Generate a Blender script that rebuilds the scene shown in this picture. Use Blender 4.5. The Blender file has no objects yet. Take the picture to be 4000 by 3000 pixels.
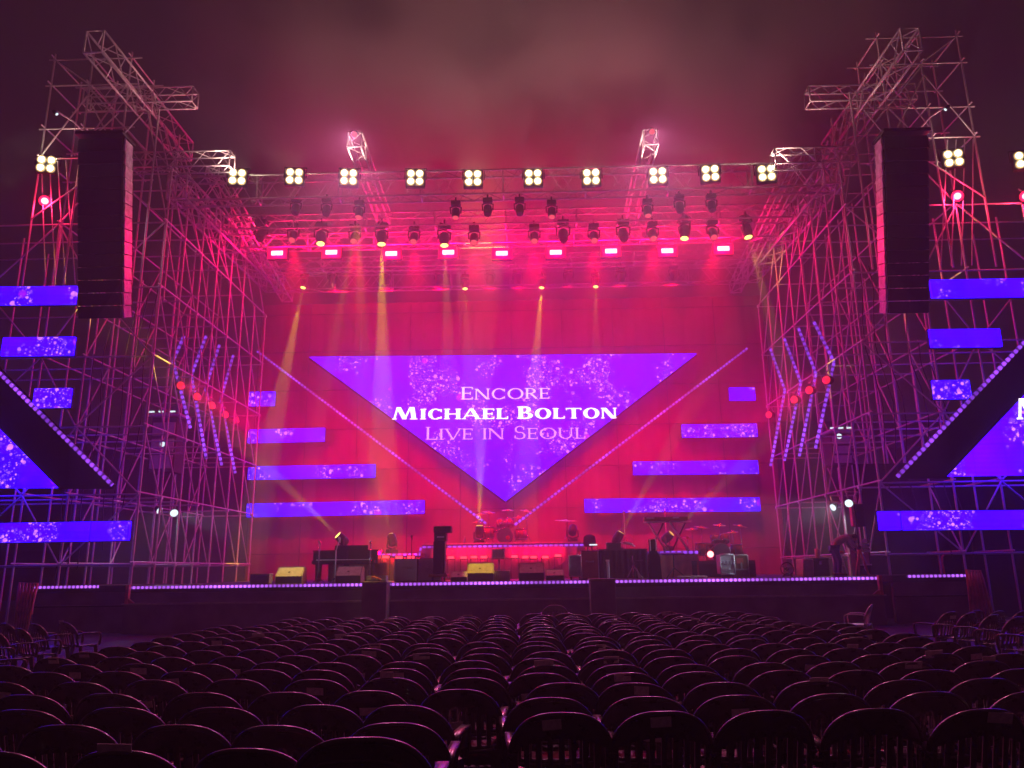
import bpy, bmesh, math, random
from mathutils import Vector, Matrix, Euler
random.seed(7)
R = math.radians
SC = bpy.context.scene
COL = SC.collection

# ------------------------------------------------------------------ camera
PITCH, YAW, ROLL, EYE, FPX = R(13.57), R(1.15), R(0.75), 1.75, 3000.0
_f = Vector((-math.sin(YAW) * math.cos(PITCH), math.cos(YAW) * math.cos(PITCH), math.sin(PITCH)))
_r0 = Vector((math.cos(YAW), math.sin(YAW), 0))
_u0 = _r0.cross(_f)
_r = _r0 * math.cos(ROLL) - _u0 * math.sin(ROLL)
_u = _u0 * math.cos(ROLL) + _r0 * math.sin(ROLL)
CAMPOS = Vector((0, 0, EYE))
cam = bpy.data.cameras.new('camera')
cam.sensor_fit = 'HORIZONTAL'
cam.sensor_width = 36.0
cam.lens = 36.0 * FPX / 4000.0
cam.clip_end = 600
camo = bpy.data.objects.new('camera', cam)
M = Matrix((( _r.x, _u.x, -_f.x, 0), (_r.y, _u.y, -_f.y, 0), (_r.z, _u.z, -_f.z, EYE), (0, 0, 0, 1)))
camo.matrix_world = M
COL.objects.link(camo)
SC.camera = camo

# ------------------------------------------------------------------ world (night sky over a city) and exposure
w = bpy.data.worlds.new('World')
SC.world = w
w.use_nodes = True
w.node_tree.nodes['Background'].inputs[0].default_value = (1.0, 0.26, 0.5, 1)
w.node_tree.nodes['Background'].inputs[1].default_value = 0.012
SC.view_settings.view_transform = 'Standard'
SC.view_settings.look = 'None'
SC.view_settings.exposure = 0.42
SC.view_settings.gamma = 1.0
SC.cycles.max_bounces = 4
SC.cycles.diffuse_bounces = 2
SC.cycles.glossy_bounces = 2
SC.cycles.transmission_bounces = 2
SC.cycles.volume_bounces = 0
SC.cycles.transparent_max_bounces = 6
SC.cycles.sample_clamp_indirect = 4.0
SC.cycles.sample_clamp_direct = 40.0
SC.cycles.use_denoising = True
SC.cycles.caustics_reflective = False
SC.cycles.volume_step_rate = 1.0
SC.cycles.volume_max_steps = 64

# light budget (all of these are lamps the photo shows lit)
HAZE_DENSITY = 0.0045
STAGE_HAZE = 0.017
P_FLOOD, P_BLIND, P_BEAM, P_SIDE, P_FOOT, P_WORK = 400.0, 185.0, 38000.0, 800.0, 22.0, 520.0
P_POOL, P_TOWER = 6000.0, 500.0
P_WASH, P_REAR = 5600.0, 110.0
P_CROWD = 3900.0
SMOKE = 2.4
FLOOD_COL = (1.0, 0.0, 0.075)
WASH_COL = (1.0, 0.0, 0.035)
YEL = (0.85, 0.60, 0.0)

def ray(px, py):
    return _f * FPX + _r * (px - 2000) - _u * (py - 1500)
def at(px, py, Y):
    d = ray(px, py); return CAMPOS + d * (Y / d.y)
def atx(px, py, X):
    d = ray(px, py); return CAMPOS + d * (X / d.x)
def atz(px, py, z):
    d = ray(px, py); return CAMPOS + d * ((z - EYE) / d.z)
def proj(P):
    v = Vector(P) - CAMPOS; z = v.dot(_f)
    return 2000 + FPX * v.dot(_r) / z, 1500 - FPX * v.dot(_u) / z

# ------------------------------------------------------------------ materials
MATS = {}
def mat(name, col, rough=0.5, metal=0.0, spec=0.5, noise=0.0, nscale=8.0, bump=0.0):
    m = bpy.data.materials.new(name); m.use_nodes = True
    nt = m.node_tree; b = nt.nodes['Principled BSDF']
    b.inputs['Base Color'].default_value = (*col, 1)
    b.inputs['Roughness'].default_value = rough
    b.inputs['Metallic'].default_value = metal
    b.inputs['Specular IOR Level'].default_value = spec
    if noise or bump:
        tc = nt.nodes.new('ShaderNodeTexCoord'); nz = nt.nodes.new('ShaderNodeTexNoise')
        nz.inputs['Scale'].default_value = nscale; nz.inputs['Detail'].default_value = 4
        nt.links.new(tc.outputs['Object'], nz.inputs['Vector'])
        if noise:
            mr = nt.nodes.new('ShaderNodeMapRange')
            mr.inputs[1].default_value = 0.3; mr.inputs[2].default_value = 0.7
            mr.inputs[3].default_value = 1 - noise; mr.inputs[4].default_value = 1 + noise
            nt.links.new(nz.outputs[0], mr.inputs[0])
            mx = nt.nodes.new('ShaderNodeVectorMath'); mx.operation = 'SCALE'
            mx.inputs[0].default_value = col
            nt.links.new(mr.outputs[0], mx.inputs['Scale'])
            nt.links.new(mx.outputs[0], b.inputs['Base Color'])
            rr = nt.nodes.new('ShaderNodeMapRange')
            rr.inputs[3].default_value = max(0.05, rough - 0.12); rr.inputs[4].default_value = min(1, rough + 0.12)
            nt.links.new(nz.outputs[0], rr.inputs[0]); nt.links.new(rr.outputs[0], b.inputs['Roughness'])
        if bump:
            bp = nt.nodes.new('ShaderNodeBump'); bp.inputs['Strength'].default_value = bump
            bp.inputs['Distance'].default_value = 0.02
            nt.links.new(nz.outputs[0], bp.inputs['Height']); nt.links.new(bp.outputs[0], b.inputs['Normal'])
    MATS[name] = m
    return m
def emat(name, col, strength, sample=False):
    m = bpy.data.materials.new(name); m.use_nodes = True
    b = m.node_tree.nodes['Principled BSDF']
    b.inputs['Base Color'].default_value = (0.02, 0.02, 0.02, 1)
    b.inputs['Emission Color'].default_value = (*col, 1)
    b.inputs['Emission Strength'].default_value = strength
    m.cycles.emission_sampling = 'AUTO' if sample else 'NONE'
    MATS[name] = m
    return m

mat('asphalt', (0.03, 0.03, 0.032), 0.7, noise=0.35, nscale=3, bump=0.3)
mat('black_plastic', (0.10, 0.078, 0.078), 0.3, spec=1.0, noise=0.3, nscale=14)
mat('white_plastic', (0.8, 0.78, 0.76), 0.4, noise=0.1, nscale=9)
mat('paper', (0.85, 0.8, 0.76), 0.8, noise=0.12, nscale=40)
mat('galvanised', (0.72, 0.72, 0.74), 0.42, 0.25, noise=0.25, nscale=6)
mat('aluminium', (0.68, 0.68, 0.70), 0.38, 0.3, noise=0.15, nscale=5)
mat('dark_metal', (0.03, 0.03, 0.035), 0.4, 0.4, noise=0.2)
mat('black_cloth', (0.012, 0.011, 0.013), 0.9, spec=0.15, noise=0.25, nscale=2.5, bump=0.3)
mat('backdrop_cloth', (0.24, 0.07, 0.11), 0.95, spec=0.1, noise=0.15, nscale=0.7)
mat('stage_deck', (0.035, 0.032, 0.035), 0.5, noise=0.3, nscale=2)
mat('skirt_cloth', (0.26, 0.22, 0.26), 0.9, spec=0.2, noise=0.3, nscale=1.3, bump=0.2)
mat('grey_cloth', (0.3, 0.26, 0.3), 0.9, spec=0.2, noise=0.25, nscale=2.0, bump=0.4)
mat('red_cloth', (0.5, 0.2, 0.16), 0.9, spec=0.2, noise=0.25, nscale=3.0, bump=0.4)
mat('tolex', (0.05, 0.05, 0.056), 0.6, noise=0.2, nscale=20)
mat('grille_cloth', (0.5, 0.49, 0.53), 0.85, noise=0.15, nscale=60)
mat('piping', (0.7, 0.7, 0.72), 0.5)
mat('wedge_paint', (0.42, 0.40, 0.37), 0.6, noise=0.2, nscale=9)
mat('case_grey', (0.45, 0.52, 0.6), 0.5, noise=0.15, nscale=7)
mat('case_silver', (0.68, 0.70, 0.74), 0.35, 0.3, noise=0.1)
mat('case_pink', (0.8, 0.45, 0.47), 0.5, noise=0.1)
mat('wood', (0.25, 0.12, 0.07), 0.5, noise=0.3, nscale=5)
mat('lacquer', (0.008, 0.008, 0.01), 0.12, spec=0.6)
mat('drum_shell', (0.6, 0.12, 0.13), 0.25, noise=0.2)
mat('drum_head_black', (0.03, 0.028, 0.032), 0.5)
mat('drum_head', (0.6, 0.58, 0.55), 0.5)
mat('cymbal', (0.75, 0.55, 0.22), 0.28, 0.9, noise=0.1)
mat('chrome', (0.75, 0.75, 0.77), 0.15, 0.95)
mat('crowd_barrier', (0.75, 0.2, 0.22), 0.5, noise=0.3, nscale=4)  # red stage light is put into this base colour
mat('concrete', (0.10, 0.10, 0.10), 0.9, noise=0.3, nscale=0.4)
mat('sticker_red', (0.6, 0.12, 0.1), 0.6)
mat('skin', (0.42, 0.24, 0.17), 0.55)
mat('hair', (0.02, 0.015, 0.012), 0.6)
mat('shirt', (0.35, 0.33, 0.38), 0.9, noise=0.2, nscale=12)
mat('jeans', (0.10, 0.14, 0.34), 0.9, noise=0.2, nscale=14)
mat('white_cloth', (0.6, 0.6, 0.6), 0.9, noise=0.1)
mat('led_housing', (0.012, 0.012, 0.014), 0.5)
emat('lamp_white', (1.0, 0.86, 0.55), 30)
emat('lamp_flood', (1.0, 0.07, 0.09), 20)
emat('red_halo', (1.0, 0.0, 0.03), 2.0)  # red halo round a lamp, put in as a glowing surface
emat('warm_halo', (1.0, 0.72, 0.28), 0.75)  # warm halo round the blinder bulbs, put in as glowing rings
emat('lamp_spot_red', (1.0, 0.02, 0.06), 0.95)
emat('lamp_ball_red', (1.0, 0.16, 0.16), 6)
emat('lamp_dull_red', (1.0, 0.10, 0.14), 0.7)
emat('lamp_yellow', (1.0, 0.8, 0.12), 3.5)
emat('lamp_dim_yellow', (0.9, 0.55, 0.03), 0.9)
emat('lamp_work', (0.75, 0.95, 1.0), 1.1)
emat('lamp_foot_red', (1.0, 0.03, 0.05), 3.0)
emat('lettering', (1.0, 0.96, 1.0), 1.9)
emat('lettering_pink', (1.0, 0.62, 1.0), 1.35)
emat('lettering_fade', (0.95, 0.42, 1.0), 1.1)
emat('screen_white', (0.8, 0.85, 1.0), 1.5)

def led_screen_mat(name, seed, top, bottom, zspan, dens=1.0, strength=1.0, sample=True):
    """video screen: a purple-to-blue picture with drifting light dots"""
    m = bpy.data.materials.new(name); m.use_nodes = True
    nt = m.node_tree; N = nt.nodes; L = nt.links
    b = N['Principled BSDF']; b.inputs['Base Color'].default_value = (0.01, 0.01, 0.012, 1)
    b.inputs['Roughness'].default_value = 0.6
    tc = N.new('ShaderNodeTexCoord'); sep = N.new('ShaderNodeSeparateXYZ')
    L.new(tc.outputs['Object'], sep.inputs[0])
    mr = N.new('ShaderNodeMapRange'); mr.inputs[1].default_value = zspan[0]; mr.inputs[2].default_value = zspan[1]
    nz = N.new('ShaderNodeTexNoise'); nz.inputs['Scale'].default_value = 0.35; nz.inputs['Detail'].default_value = 3
    off = N.new('ShaderNodeVectorMath'); off.operation = 'ADD'; off.inputs[1].default_value = (seed * 3.7, 0, seed * 1.9)
    L.new(tc.outputs['Object'], off.inputs[0]); L.new(off.outputs[0], nz.inputs['Vector'])
    ad = N.new('ShaderNodeMath'); ad.operation = 'MULTIPLY_ADD'; ad.inputs[1].default_value = 2.2; ad.inputs[2].default_value = -1.1
    L.new(nz.outputs[0], ad.inputs[0])
    a2 = N.new('ShaderNodeMath'); a2.operation = 'ADD'
    L.new(sep.outputs['Z'], mr.inputs[0]); L.new(mr.outputs[0], a2.inputs[0]); L.new(ad.outputs[0], a2.inputs[1])
    a2.use_clamp = True
    base = N.new('ShaderNodeMixRGB'); base.inputs[1].default_value = (*bottom, 1); base.inputs[2].default_value = (*top, 1)
    L.new(a2.outputs[0], base.inputs[0])
    last = base.outputs[0]
    patch = N.new('ShaderNodeTexNoise'); patch.inputs['Scale'].default_value = 0.55; patch.inputs['Detail'].default_value = 2
    o2 = N.new('ShaderNodeVectorMath'); o2.operation = 'ADD'; o2.inputs[1].default_value = (seed * 5.1 + 9, 0, seed)
    L.new(tc.outputs['Object'], o2.inputs[0]); L.new(o2.outputs[0], patch.inputs['Vector'])
    for k, (sc_, rad, colr, lo, amt) in enumerate(((1.3, 0.24, (0.42, 0.01, 0.9), 0.42, 0.6), (3.4, 0.26, (0.6, 0.16, 1.5), 0.45, 0.8), (7.5, 0.34, (0.7, 0.22, 1.6), 0.47, 0.9), (17.0, 0.36, (0.6, 0.2, 1.6), 0.50, 0.9))):
        flat = N.new('ShaderNodeVectorMath'); flat.operation = 'MULTIPLY'; flat.inputs[1].default_value = (1, 0, 1)
        L.new(off.outputs[0], flat.inputs[0])
        vo = N.new('ShaderNodeTexVoronoi'); vo.inputs['Scale'].default_value = sc_; vo.inputs['Randomness'].default_value = 1.0
        L.new(flat.outputs[0], vo.inputs['Vector'])
        sepc = N.new('ShaderNodeSeparateColor'); L.new(vo.outputs['Color'], sepc.inputs[0])
        th = N.new('ShaderNodeMath'); th.operation = 'MULTIPLY'; th.inputs[1].default_value = rad * 1.5
        L.new(sepc.outputs[0], th.inputs[0])
        sub = N.new('ShaderNodeMath'); sub.operation = 'SUBTRACT'; L.new(th.outputs[0], sub.inputs[0]); L.new(vo.outputs['Distance'], sub.inputs[1])
        sm = N.new('ShaderNodeMapRange'); sm.interpolation_type = 'SMOOTHSTEP'; sm.inputs[1].default_value = 0.0; sm.inputs[2].default_value = 0.07
        L.new(sub.outputs[0], sm.inputs[0])
        pm = N.new('ShaderNodeMapRange'); pm.interpolation_type = 'SMOOTHSTEP'; pm.inputs[1].default_value = lo; pm.inputs[2].default_value = lo + 0.12
        L.new(patch.outputs[0], pm.inputs[0])
        mu = N.new('ShaderNodeMath'); mu.operation = 'MULTIPLY'; L.new(sm.outputs[0], mu.inputs[0]); L.new(pm.outputs[0], mu.inputs[1])
        m3 = N.new('ShaderNodeMath'); m3.operation = 'MULTIPLY'; L.new(mu.outputs[0], m3.inputs[0]); L.new(sepc.outputs[1], m3.inputs[1])
        m2 = N.new('ShaderNodeMath'); m2.operation = 'MULTIPLY'; m2.inputs[1].default_value = amt * 2 * dens; m2.use_clamp = True
        L.new(m3.outputs[0], m2.inputs[0])
        mx = N.new('ShaderNodeMixRGB'); mx.inputs[2].default_value = (*colr, 1)
        L.new(m2.outputs[0], mx.inputs[0]); L.new(last, mx.inputs[1]); last = mx.outputs[0]
    # fine horizontal LED rows
    wv = N.new('ShaderNodeMath'); wv.operation = 'SINE'; wm = N.new('ShaderNodeMath'); wm.operation = 'MULTIPLY'; wm.inputs[1].default_value = 42.0
    L.new(sep.outputs['Z'], wm.inputs[0]); L.new(wm.outputs[0], wv.inputs[0])
    wr = N.new('ShaderNodeMapRange'); wr.inputs[1].default_value = -1; wr.inputs[2].default_value = 1; wr.inputs[3].default_value = 0.9 * strength; wr.inputs[4].default_value = 1.08 * strength
    L.new(wv.outputs[0], wr.inputs[0])
    def seam(axis, pitch, wdt):
        d_ = N.new('ShaderNodeMath'); d_.operation = 'PINGPONG'; d_.inputs[1].default_value = pitch / 2
        L.new(sep.outputs[axis], d_.inputs[0])
        g_ = N.new('ShaderNodeMapRange'); g_.inputs[1].default_value = 0; g_.inputs[2].default_value = wdt; g_.inputs[3].default_value = .78; g_.inputs[4].default_value = 1
        L.new(d_.outputs[0], g_.inputs[0]); return g_.outputs[0]
    tone = N.new('ShaderNodeTexWhiteNoise'); fl = N.new('ShaderNodeVectorMath'); fl.operation = 'SNAP'; fl.inputs[1].default_value = (1.0, 9.0, 1.0)
    L.new(tc.outputs['Object'], fl.inputs[0]); L.new(fl.outputs[0], tone.inputs['Vector'])
    tr_ = N.new('ShaderNodeMapRange'); tr_.inputs[3].default_value = .9; tr_.inputs[4].default_value = 1.08; L.new(tone.outputs['Value'], tr_.inputs[0])
    cur = wr.outputs[0]
    for fac in (seam('X', 1.0, .03), seam('Z', 1.0, .03), tr_.outputs[0]):
        mm = N.new('ShaderNodeMath'); mm.operation = 'MULTIPLY'; L.new(cur, mm.inputs[0]); L.new(fac, mm.inputs[1]); cur = mm.outputs[0]
    L.new(last, b.inputs['Emission Color']); L.new(cur, b.inputs['Emission Strength'])
    m.cycles.emission_sampling = 'AUTO' if sample else 'NONE'
    MATS[name] = m
    return m
def led_dots_mat(name, pitch, col, strength, dim=None):
    """row of round pixels along local x"""
    m = bpy.data.materials.new(name); m.use_nodes = True
    nt = m.node_tree; N = nt.nodes; L = nt.links
    b = N['Principled BSDF']; b.inputs['Base Color'].default_value = (0.05, 0.04, 0.06, 1)
    tc = N.new('ShaderNodeTexCoord'); sep = N.new('ShaderNodeSeparateXYZ'); L.new(tc.outputs['Object'], sep.inputs[0])
    d = N.new('ShaderNodeMath'); d.operation = 'DIVIDE'; d.inputs[1].default_value = pitch; L.new(sep.outputs['X'], d.inputs[0])
    fr = N.new('ShaderNodeMath'); fr.operation = 'FRACT'; L.new(d.outputs[0], fr.inputs[0])
    s = N.new('ShaderNodeMath'); s.operation = 'SUBTRACT'; s.inputs[1].default_value = 0.5; L.new(fr.outputs[0], s.inputs[0])
    zz = N.new('ShaderNodeMath'); zz.operation = 'DIVIDE'; zz.inputs[1].default_value = pitch; L.new(sep.outputs['Z'], zz.inputs[0])
    cb = N.new('ShaderNodeCombineXYZ'); L.new(s.outputs[0], cb.inputs[0]); L.new(zz.outputs[0], cb.inputs[1])
    ln = N.new('ShaderNodeVectorMath'); ln.operation = 'LENGTH'; L.new(cb.outputs[0], ln.inputs[0])
    sm = N.new('ShaderNodeMapRange'); sm.interpolation_type = 'SMOOTHSTEP'
    sm.inputs[1].default_value = 0.5; sm.inputs[2].default_value = 0.22; sm.inputs[3].default_value = strength * 0.10; sm.inputs[4].default_value = strength
    L.new(ln.outputs['Value'], sm.inputs[0])
    out = sm.outputs[0]
    if dim:
        nz = N.new('ShaderNodeTexNoise'); nz.inputs['Scale'].default_value = dim
        L.new(tc.outputs['Object'], nz.inputs['Vector'])
        mr = N.new('ShaderNodeMapRange'); mr.inputs[1].default_value = 0.35; mr.inputs[2].default_value = 0.65; mr.inputs[3].default_value = 0.25; mr.inputs[4].default_value = 1.3
        L.new(nz.outputs[0], mr.inputs[0])
        mu = N.new('ShaderNodeMath'); mu.operation = 'MULTIPLY'; L.new(out, mu.inputs[0]); L.new(mr.outputs[0], mu.inputs[1]); out = mu.outputs[0]
    b.inputs['Emission Color'].default_value = (*col, 1)
    L.new(out, b.inputs['Emission Strength'])
    m.cycles.emission_sampling = 'NONE'
    MATS[name] = m
    return m
led_dots_mat('led_dots', 0.2, (0.34, 0.06, 1.0), 1.1, dim=0.6)
led_dots_mat('led_dots_edge', 0.131, (0.5, 0.12, 1.0), 1.5, dim=0.5)

# ------------------------------------------------------------------ mesh builder
class MB:
    def __init__(s):
        s.v = []; s.f = []; s.sm = []
    def add(s, vs, fs, smooth=False):
        o = len(s.v); s.v += [tuple(v) for v in vs]
        s.f += [tuple(i + o for i in f) for f in fs]; s.sm += [smooth] * len(fs)
        return s
    def box(s, c, size, rot=None, taper=1.0, bev=0.0):
        hx, hy, hz = size[0] / 2, size[1] / 2, size[2] / 2
        bev = min(bev, hx * .9, hy * .9, hz * .9)
        c = Vector(c)
        if bev <= 0:
            vs = [Vector((x * hx * (taper if z > 0 else 1), y * hy * (taper if z > 0 else 1), z * hz)) for z in (-1, 1) for y in (-1, 1) for x in (-1, 1)]
            fs = [(0, 2, 3, 1), (4, 5, 7, 6), (0, 1, 5, 4), (2, 6, 7, 3), (0, 4, 6, 2), (1, 3, 7, 5)]
        else:
            bm = bmesh.new(); bmesh.ops.create_cube(bm, size=1.0)
            for v in bm.verts:
                v.co = Vector((v.co.x * 2 * hx * (taper if v.co.z > 0 else 1), v.co.y * 2 * hy * (taper if v.co.z > 0 else 1), v.co.z * 2 * hz))
            bmesh.ops.bevel(bm, geom=bm.edges[:] + bm.verts[:], offset=bev, segments=2, affect='EDGES', profile=0.6)
            bm.verts.index_update()
            vs = [v.co.copy() for v in bm.verts]; fs = [[v.index for v in f.verts] for f in bm.faces]; bm.free()
        if rot is not None:
            e = rot if isinstance(rot, Matrix) else Euler(rot).to_matrix()
            vs = [e @ v for v in vs]
        return s.add([v + c for v in vs], fs)
    def path(s, pts, r, seg=6, cap=True, r2=None, smooth=True):
        pts = [Vector(p) for p in pts]; n = len(pts); vs = []; fs = []
        up = None
        for i, p in enumerate(pts):
            t = (pts[min(i + 1, n - 1)] - pts[max(i - 1, 0)])
            if t.length < 1e-9: t = Vector((0, 0, 1))
            t.normalize()
            if up is None:
                up = Vector((0, 0, 1)) if abs(t.z) < .9 else Vector((1, 0, 0))
            a = t.cross(up)
            if a.length < 1e-4: a = t.cross(Vector((0, 1, 0.1)))
            a.normalize(); b = a.cross(t).normalized(); up = b
            rr = r if r2 is None else r + (r2 - r) * i / (n - 1)
            for k in range(seg):
                an = 2 * math.pi * k / seg
                vs.append(p + a * math.cos(an) * rr + b * math.sin(an) * rr)
        for i in range(n - 1):
            for k in range(seg):
                k2 = (k + 1) % seg
                fs.append((i * seg + k, i * seg + k2, (i + 1) * seg + k2, (i + 1) * seg + k))
        if cap:
            fs.append(tuple(range(seg - 1, -1, -1))); fs.append(tuple((n - 1) * seg + k for k in range(seg)))
        return s.add(vs, fs, smooth)
    def tube(s, a, b, r, seg=6, r2=None):
        return s.path([a, b], r, seg, r2=r2)
    def lathe(s, prof, origin=(0, 0, 0), axis=(0, 0, 1), seg=20, smooth=True):
        o = Vector(origin); q = Vector((0, 0, 1)).rotation_difference(Vector(axis).normalized())
        vs = []; fs = []; n = len(prof)
        for (r, h) in prof:
            for k in range(seg):
                a = 2 * math.pi * k / seg
                vs.append(o + q @ Vector((r * math.cos(a), r * math.sin(a), h)))
        for i in range(n - 1):
            for k in range(seg):
                k2 = (k + 1) % seg
                fs.append((i * seg + k, i * seg + k2, (i + 1) * seg + k2, (i + 1) * seg + k))
        fs.append(tuple(range(seg - 1, -1, -1))); fs.append(tuple((n - 1) * seg + k for k in range(seg)))
        return s.add(vs, fs, smooth)
    def prism(s, poly, y0, y1):
        """polygon in x,z extruded along y"""
        n = len(poly)
        vs = [(p[0], y0, p[1]) for p in poly] + [(p[0], y1, p[1]) for p in poly]
        fs = [tuple(range(n)), tuple(range(2 * n - 1, n - 1, -1))] + [(i, n + i, n + (i + 1) % n, (i + 1) % n) for i in range(n)]
        return s.add(vs, fs)
    def prism_x(s, poly, x0, x1):
        """polygon in y,z extruded along x"""
        n = len(poly)
        vs = [(x0, p[0], p[1]) for p in poly] + [(x1, p[0], p[1]) for p in poly]
        fs = [tuple(range(n)), tuple(range(2 * n - 1, n - 1, -1))] + [(i, n + i, n + (i + 1) % n, (i + 1) % n) for i in range(n)]
        return s.add(vs, fs)
    def mesh(s, name):
        me = bpy.data.meshes.new(name); me.from_pydata(s.v, [], s.f); me.update()
        bm = bmesh.new(); bm.from_mesh(me); bmesh.ops.recalc_face_normals(bm, faces=bm.faces[:]); bm.to_mesh(me); bm.free()
        me.polygons.foreach_set('use_smooth', s.sm[:len(me.polygons)])
        return me

def tag(o, label=None, cat=None, group=None, kind=None):
    if label: o['label'] = label
    if cat: o['category'] = cat
    if group: o['group'] = group
    if kind: o['kind'] = kind
    return o
def thing(name, label, cat, loc=(0, 0, 0), rz=0.0, group=None):
    o = bpy.data.objects.new(name, None); COL.objects.link(o)
    o.location = loc; o.rotation_euler = (0, 0, rz); o.empty_display_size = 0.2
    return tag(o, label, cat, group)
def part(name, mb, m, parent=None, label=None):
    me = mb.mesh(name) if isinstance(mb, MB) else mb
    if not me.materials: me.materials.append(MATS[m])
    o = bpy.data.objects.new(name, me); COL.objects.link(o)
    if parent is not None: o.parent = parent
    if label: o['label'] = label
    return o
def single(name, mb, m, label, cat, loc=(0, 0, 0), rz=0.0, group=None):
    o = part(name, mb, m); o.location = loc; o.rotation_euler = (0, 0, rz)
    return tag(o, label, cat, group)
def copy_tree(o, parent=None):
    c = o.copy(); COL.objects.link(c); c.parent = parent
    for ch in list(o.children): copy_tree(ch, c)
    return c
def lamp(name, kind, loc, col, power, parent=None, size=0.1, target=None, spot=None, blend=0.3):
    L = bpy.data.lights.new(name, kind); L.color = col; L.energy = power
    L.shadow_soft_size = size
    if kind == 'SPOT': L.spot_size = spot; L.spot_blend = blend
    o = bpy.data.objects.new(name, L); COL.objects.link(o)
    o.location = loc
    if target is not None:
        o.rotation_euler = (Vector(target) - Vector(loc)).to_track_quat('-Z', 'Y').to_euler()
    return o
_unit = MB().path([(0, 0, 0), (0, 0, 1)], 1.0, 7).mesh('tube')
_unit_m = {}
def tubeobj(name, a, b, r, m, parent, base=Vector((0, 0, 0))):
    if m not in _unit_m:
        me = _unit.copy(); me.materials.append(MATS[m]); _unit_m[m] = me
    a = Vector(a) - base; b = Vector(b) - base; d = b - a
    o = bpy.data.objects.new(name, _unit_m[m]); COL.objects.link(o); o.parent = parent
    o.location = a; o.rotation_euler = d.to_track_quat('Z', 'Y').to_euler(); o.scale = (r, r, d.length)
    return o
CX = -0.75           # stage centre line
DECK = 1.40          # stage floor height
def mx(x, s): return x if s < 0 else 2 * CX - x      # mirror about the stage centre
# ------------------------------------------------------------------ ground and far stands
g = MB().add([(-140, -30, 0), (140, -30, 0), (140, 160, 0), (-140, 160, 0)], [(0, 1, 2, 3)])
o = part('ground', g, 'asphalt'); tag(o, 'dark asphalt ground under the rows of chairs', 'ground', kind='structure')
st = MB()
for k in range(7):
    st.box((0, 58 + k * 1.6, 0.9 + k * 0.9), (150, 1.6, 1.8 + k * 1.8 if k < 1 else 1.8))
st.box((0, 70, 5), (150, 1.0, 16))
st.box((0, 66, 12.2), (150, 6, 0.5)); st.box((0, 62.9, 12.6), (150, 0.3, 1.4))
o = part('grandstand', st, 'concrete'); tag(o, 'dim concrete stadium stand far behind the stage', 'grandstand', kind='structure')

# ------------------------------------------------------------------ stage
stage = thing('stage', 'wide black stage with a row of purple lights along its front edge', 'stage', (CX, 24, 0))
W0, W1 = -11.62, 11.28
b = MB().box(((W0 + W1) / 2, 7.0, DECK - 0.1), (W1 - W0, 14.0, 0.2)); part('deck', b, 'stage_deck', stage)
b = MB().box(((W0 + W1) / 2, 0.12, DECK - 0.355), (W1 - W0, 0.08, 0.30)); part('fascia', b, 'skirt_cloth', stage)
b = MB().box(((W0 + W1) / 2, -0.04, DECK - 0.53), (W1 - W0, 0.26, 0.05)); part('ledge', b, 'wedge_paint', stage)
b = MB()
n = 90
pts = [(W0 + (W1 - W0) * i / n, -0.01 + 0.025 * math.sin(i * 1.9) + 0.015 * math.sin(i * 4.3)) for i in range(n + 1)]
b.add([(x, y, z) for (x, y) in pts for z in (0.0, DECK - 0.56)], [(2 * i, 2 * i + 2, 2 * i + 3, 2 * i + 1) for i in range(n)], True)
part('skirt', b, 'skirt_cloth', stage)
def ledstrip(name, a, c, parent, base, m='led_dots', th=0.11, dep=0.07):
    """straight pixel bar from a to c"""
    a = Vector(a) - base; c = Vector(c) - base; d = c - a; L = d.length
    me = MB().box((L / 2, 0, 0), (L, dep, th), bev=0.01).mesh(name); me.materials.append(MATS[m])
    o = bpy.data.objects.new(name, me); COL.objects.link(o); o.parent = parent; o.location = a
    xax = d.normalized(); yax = Vector((0, 1, 0)); yax = (yax - xax * yax.dot(xax)).normalized(); zax = xax.cross(yax)
    o.rotation_euler = Matrix((xax, yax, zax)).transposed().to_euler()
    return o
BZ = Vector((CX, 24, 0))
for (p0, p1) in ((503, 1420), (1512, 2303), (2402, 3435)):
    x0 = at(p0, 2270, 23.96).x; x1 = at(p1, 2270, 23.96).x
    ledstrip('led_strip', (x0, 23.955, DECK - 0.045), (x1, 23.955, DECK - 0.045), stage, BZ, 'led_dots_edge', 0.085, 0.05)
# two blocks pushed out of the stage front
for k, (p0, p1) in enumerate(((1418, 1514), (2304, 2402))):
    x0 = at(p0, 2280, 23.5).x; x1 = at(p1, 2280, 23.5).x
    t = thing('stage_block', ('square black block standing out of the stage front below the piano', 'square black block standing out of the stage front below the red speaker cabinet')[k], 'stage block', ((x0 + x1) / 2, 23.5, 0))
    part('body', MB().box((0, 0.2, (DECK + 0.0) / 2), (x1 - x0, 0.72, DECK + 0.0), bev=0.02), 'skirt_cloth', t)
    part('top', MB().box((0, 0.2, DECK + 0.025), (x1 - x0 + 0.04, 0.76, 0.05), bev=0.01), 'wedge_paint', t)
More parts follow.
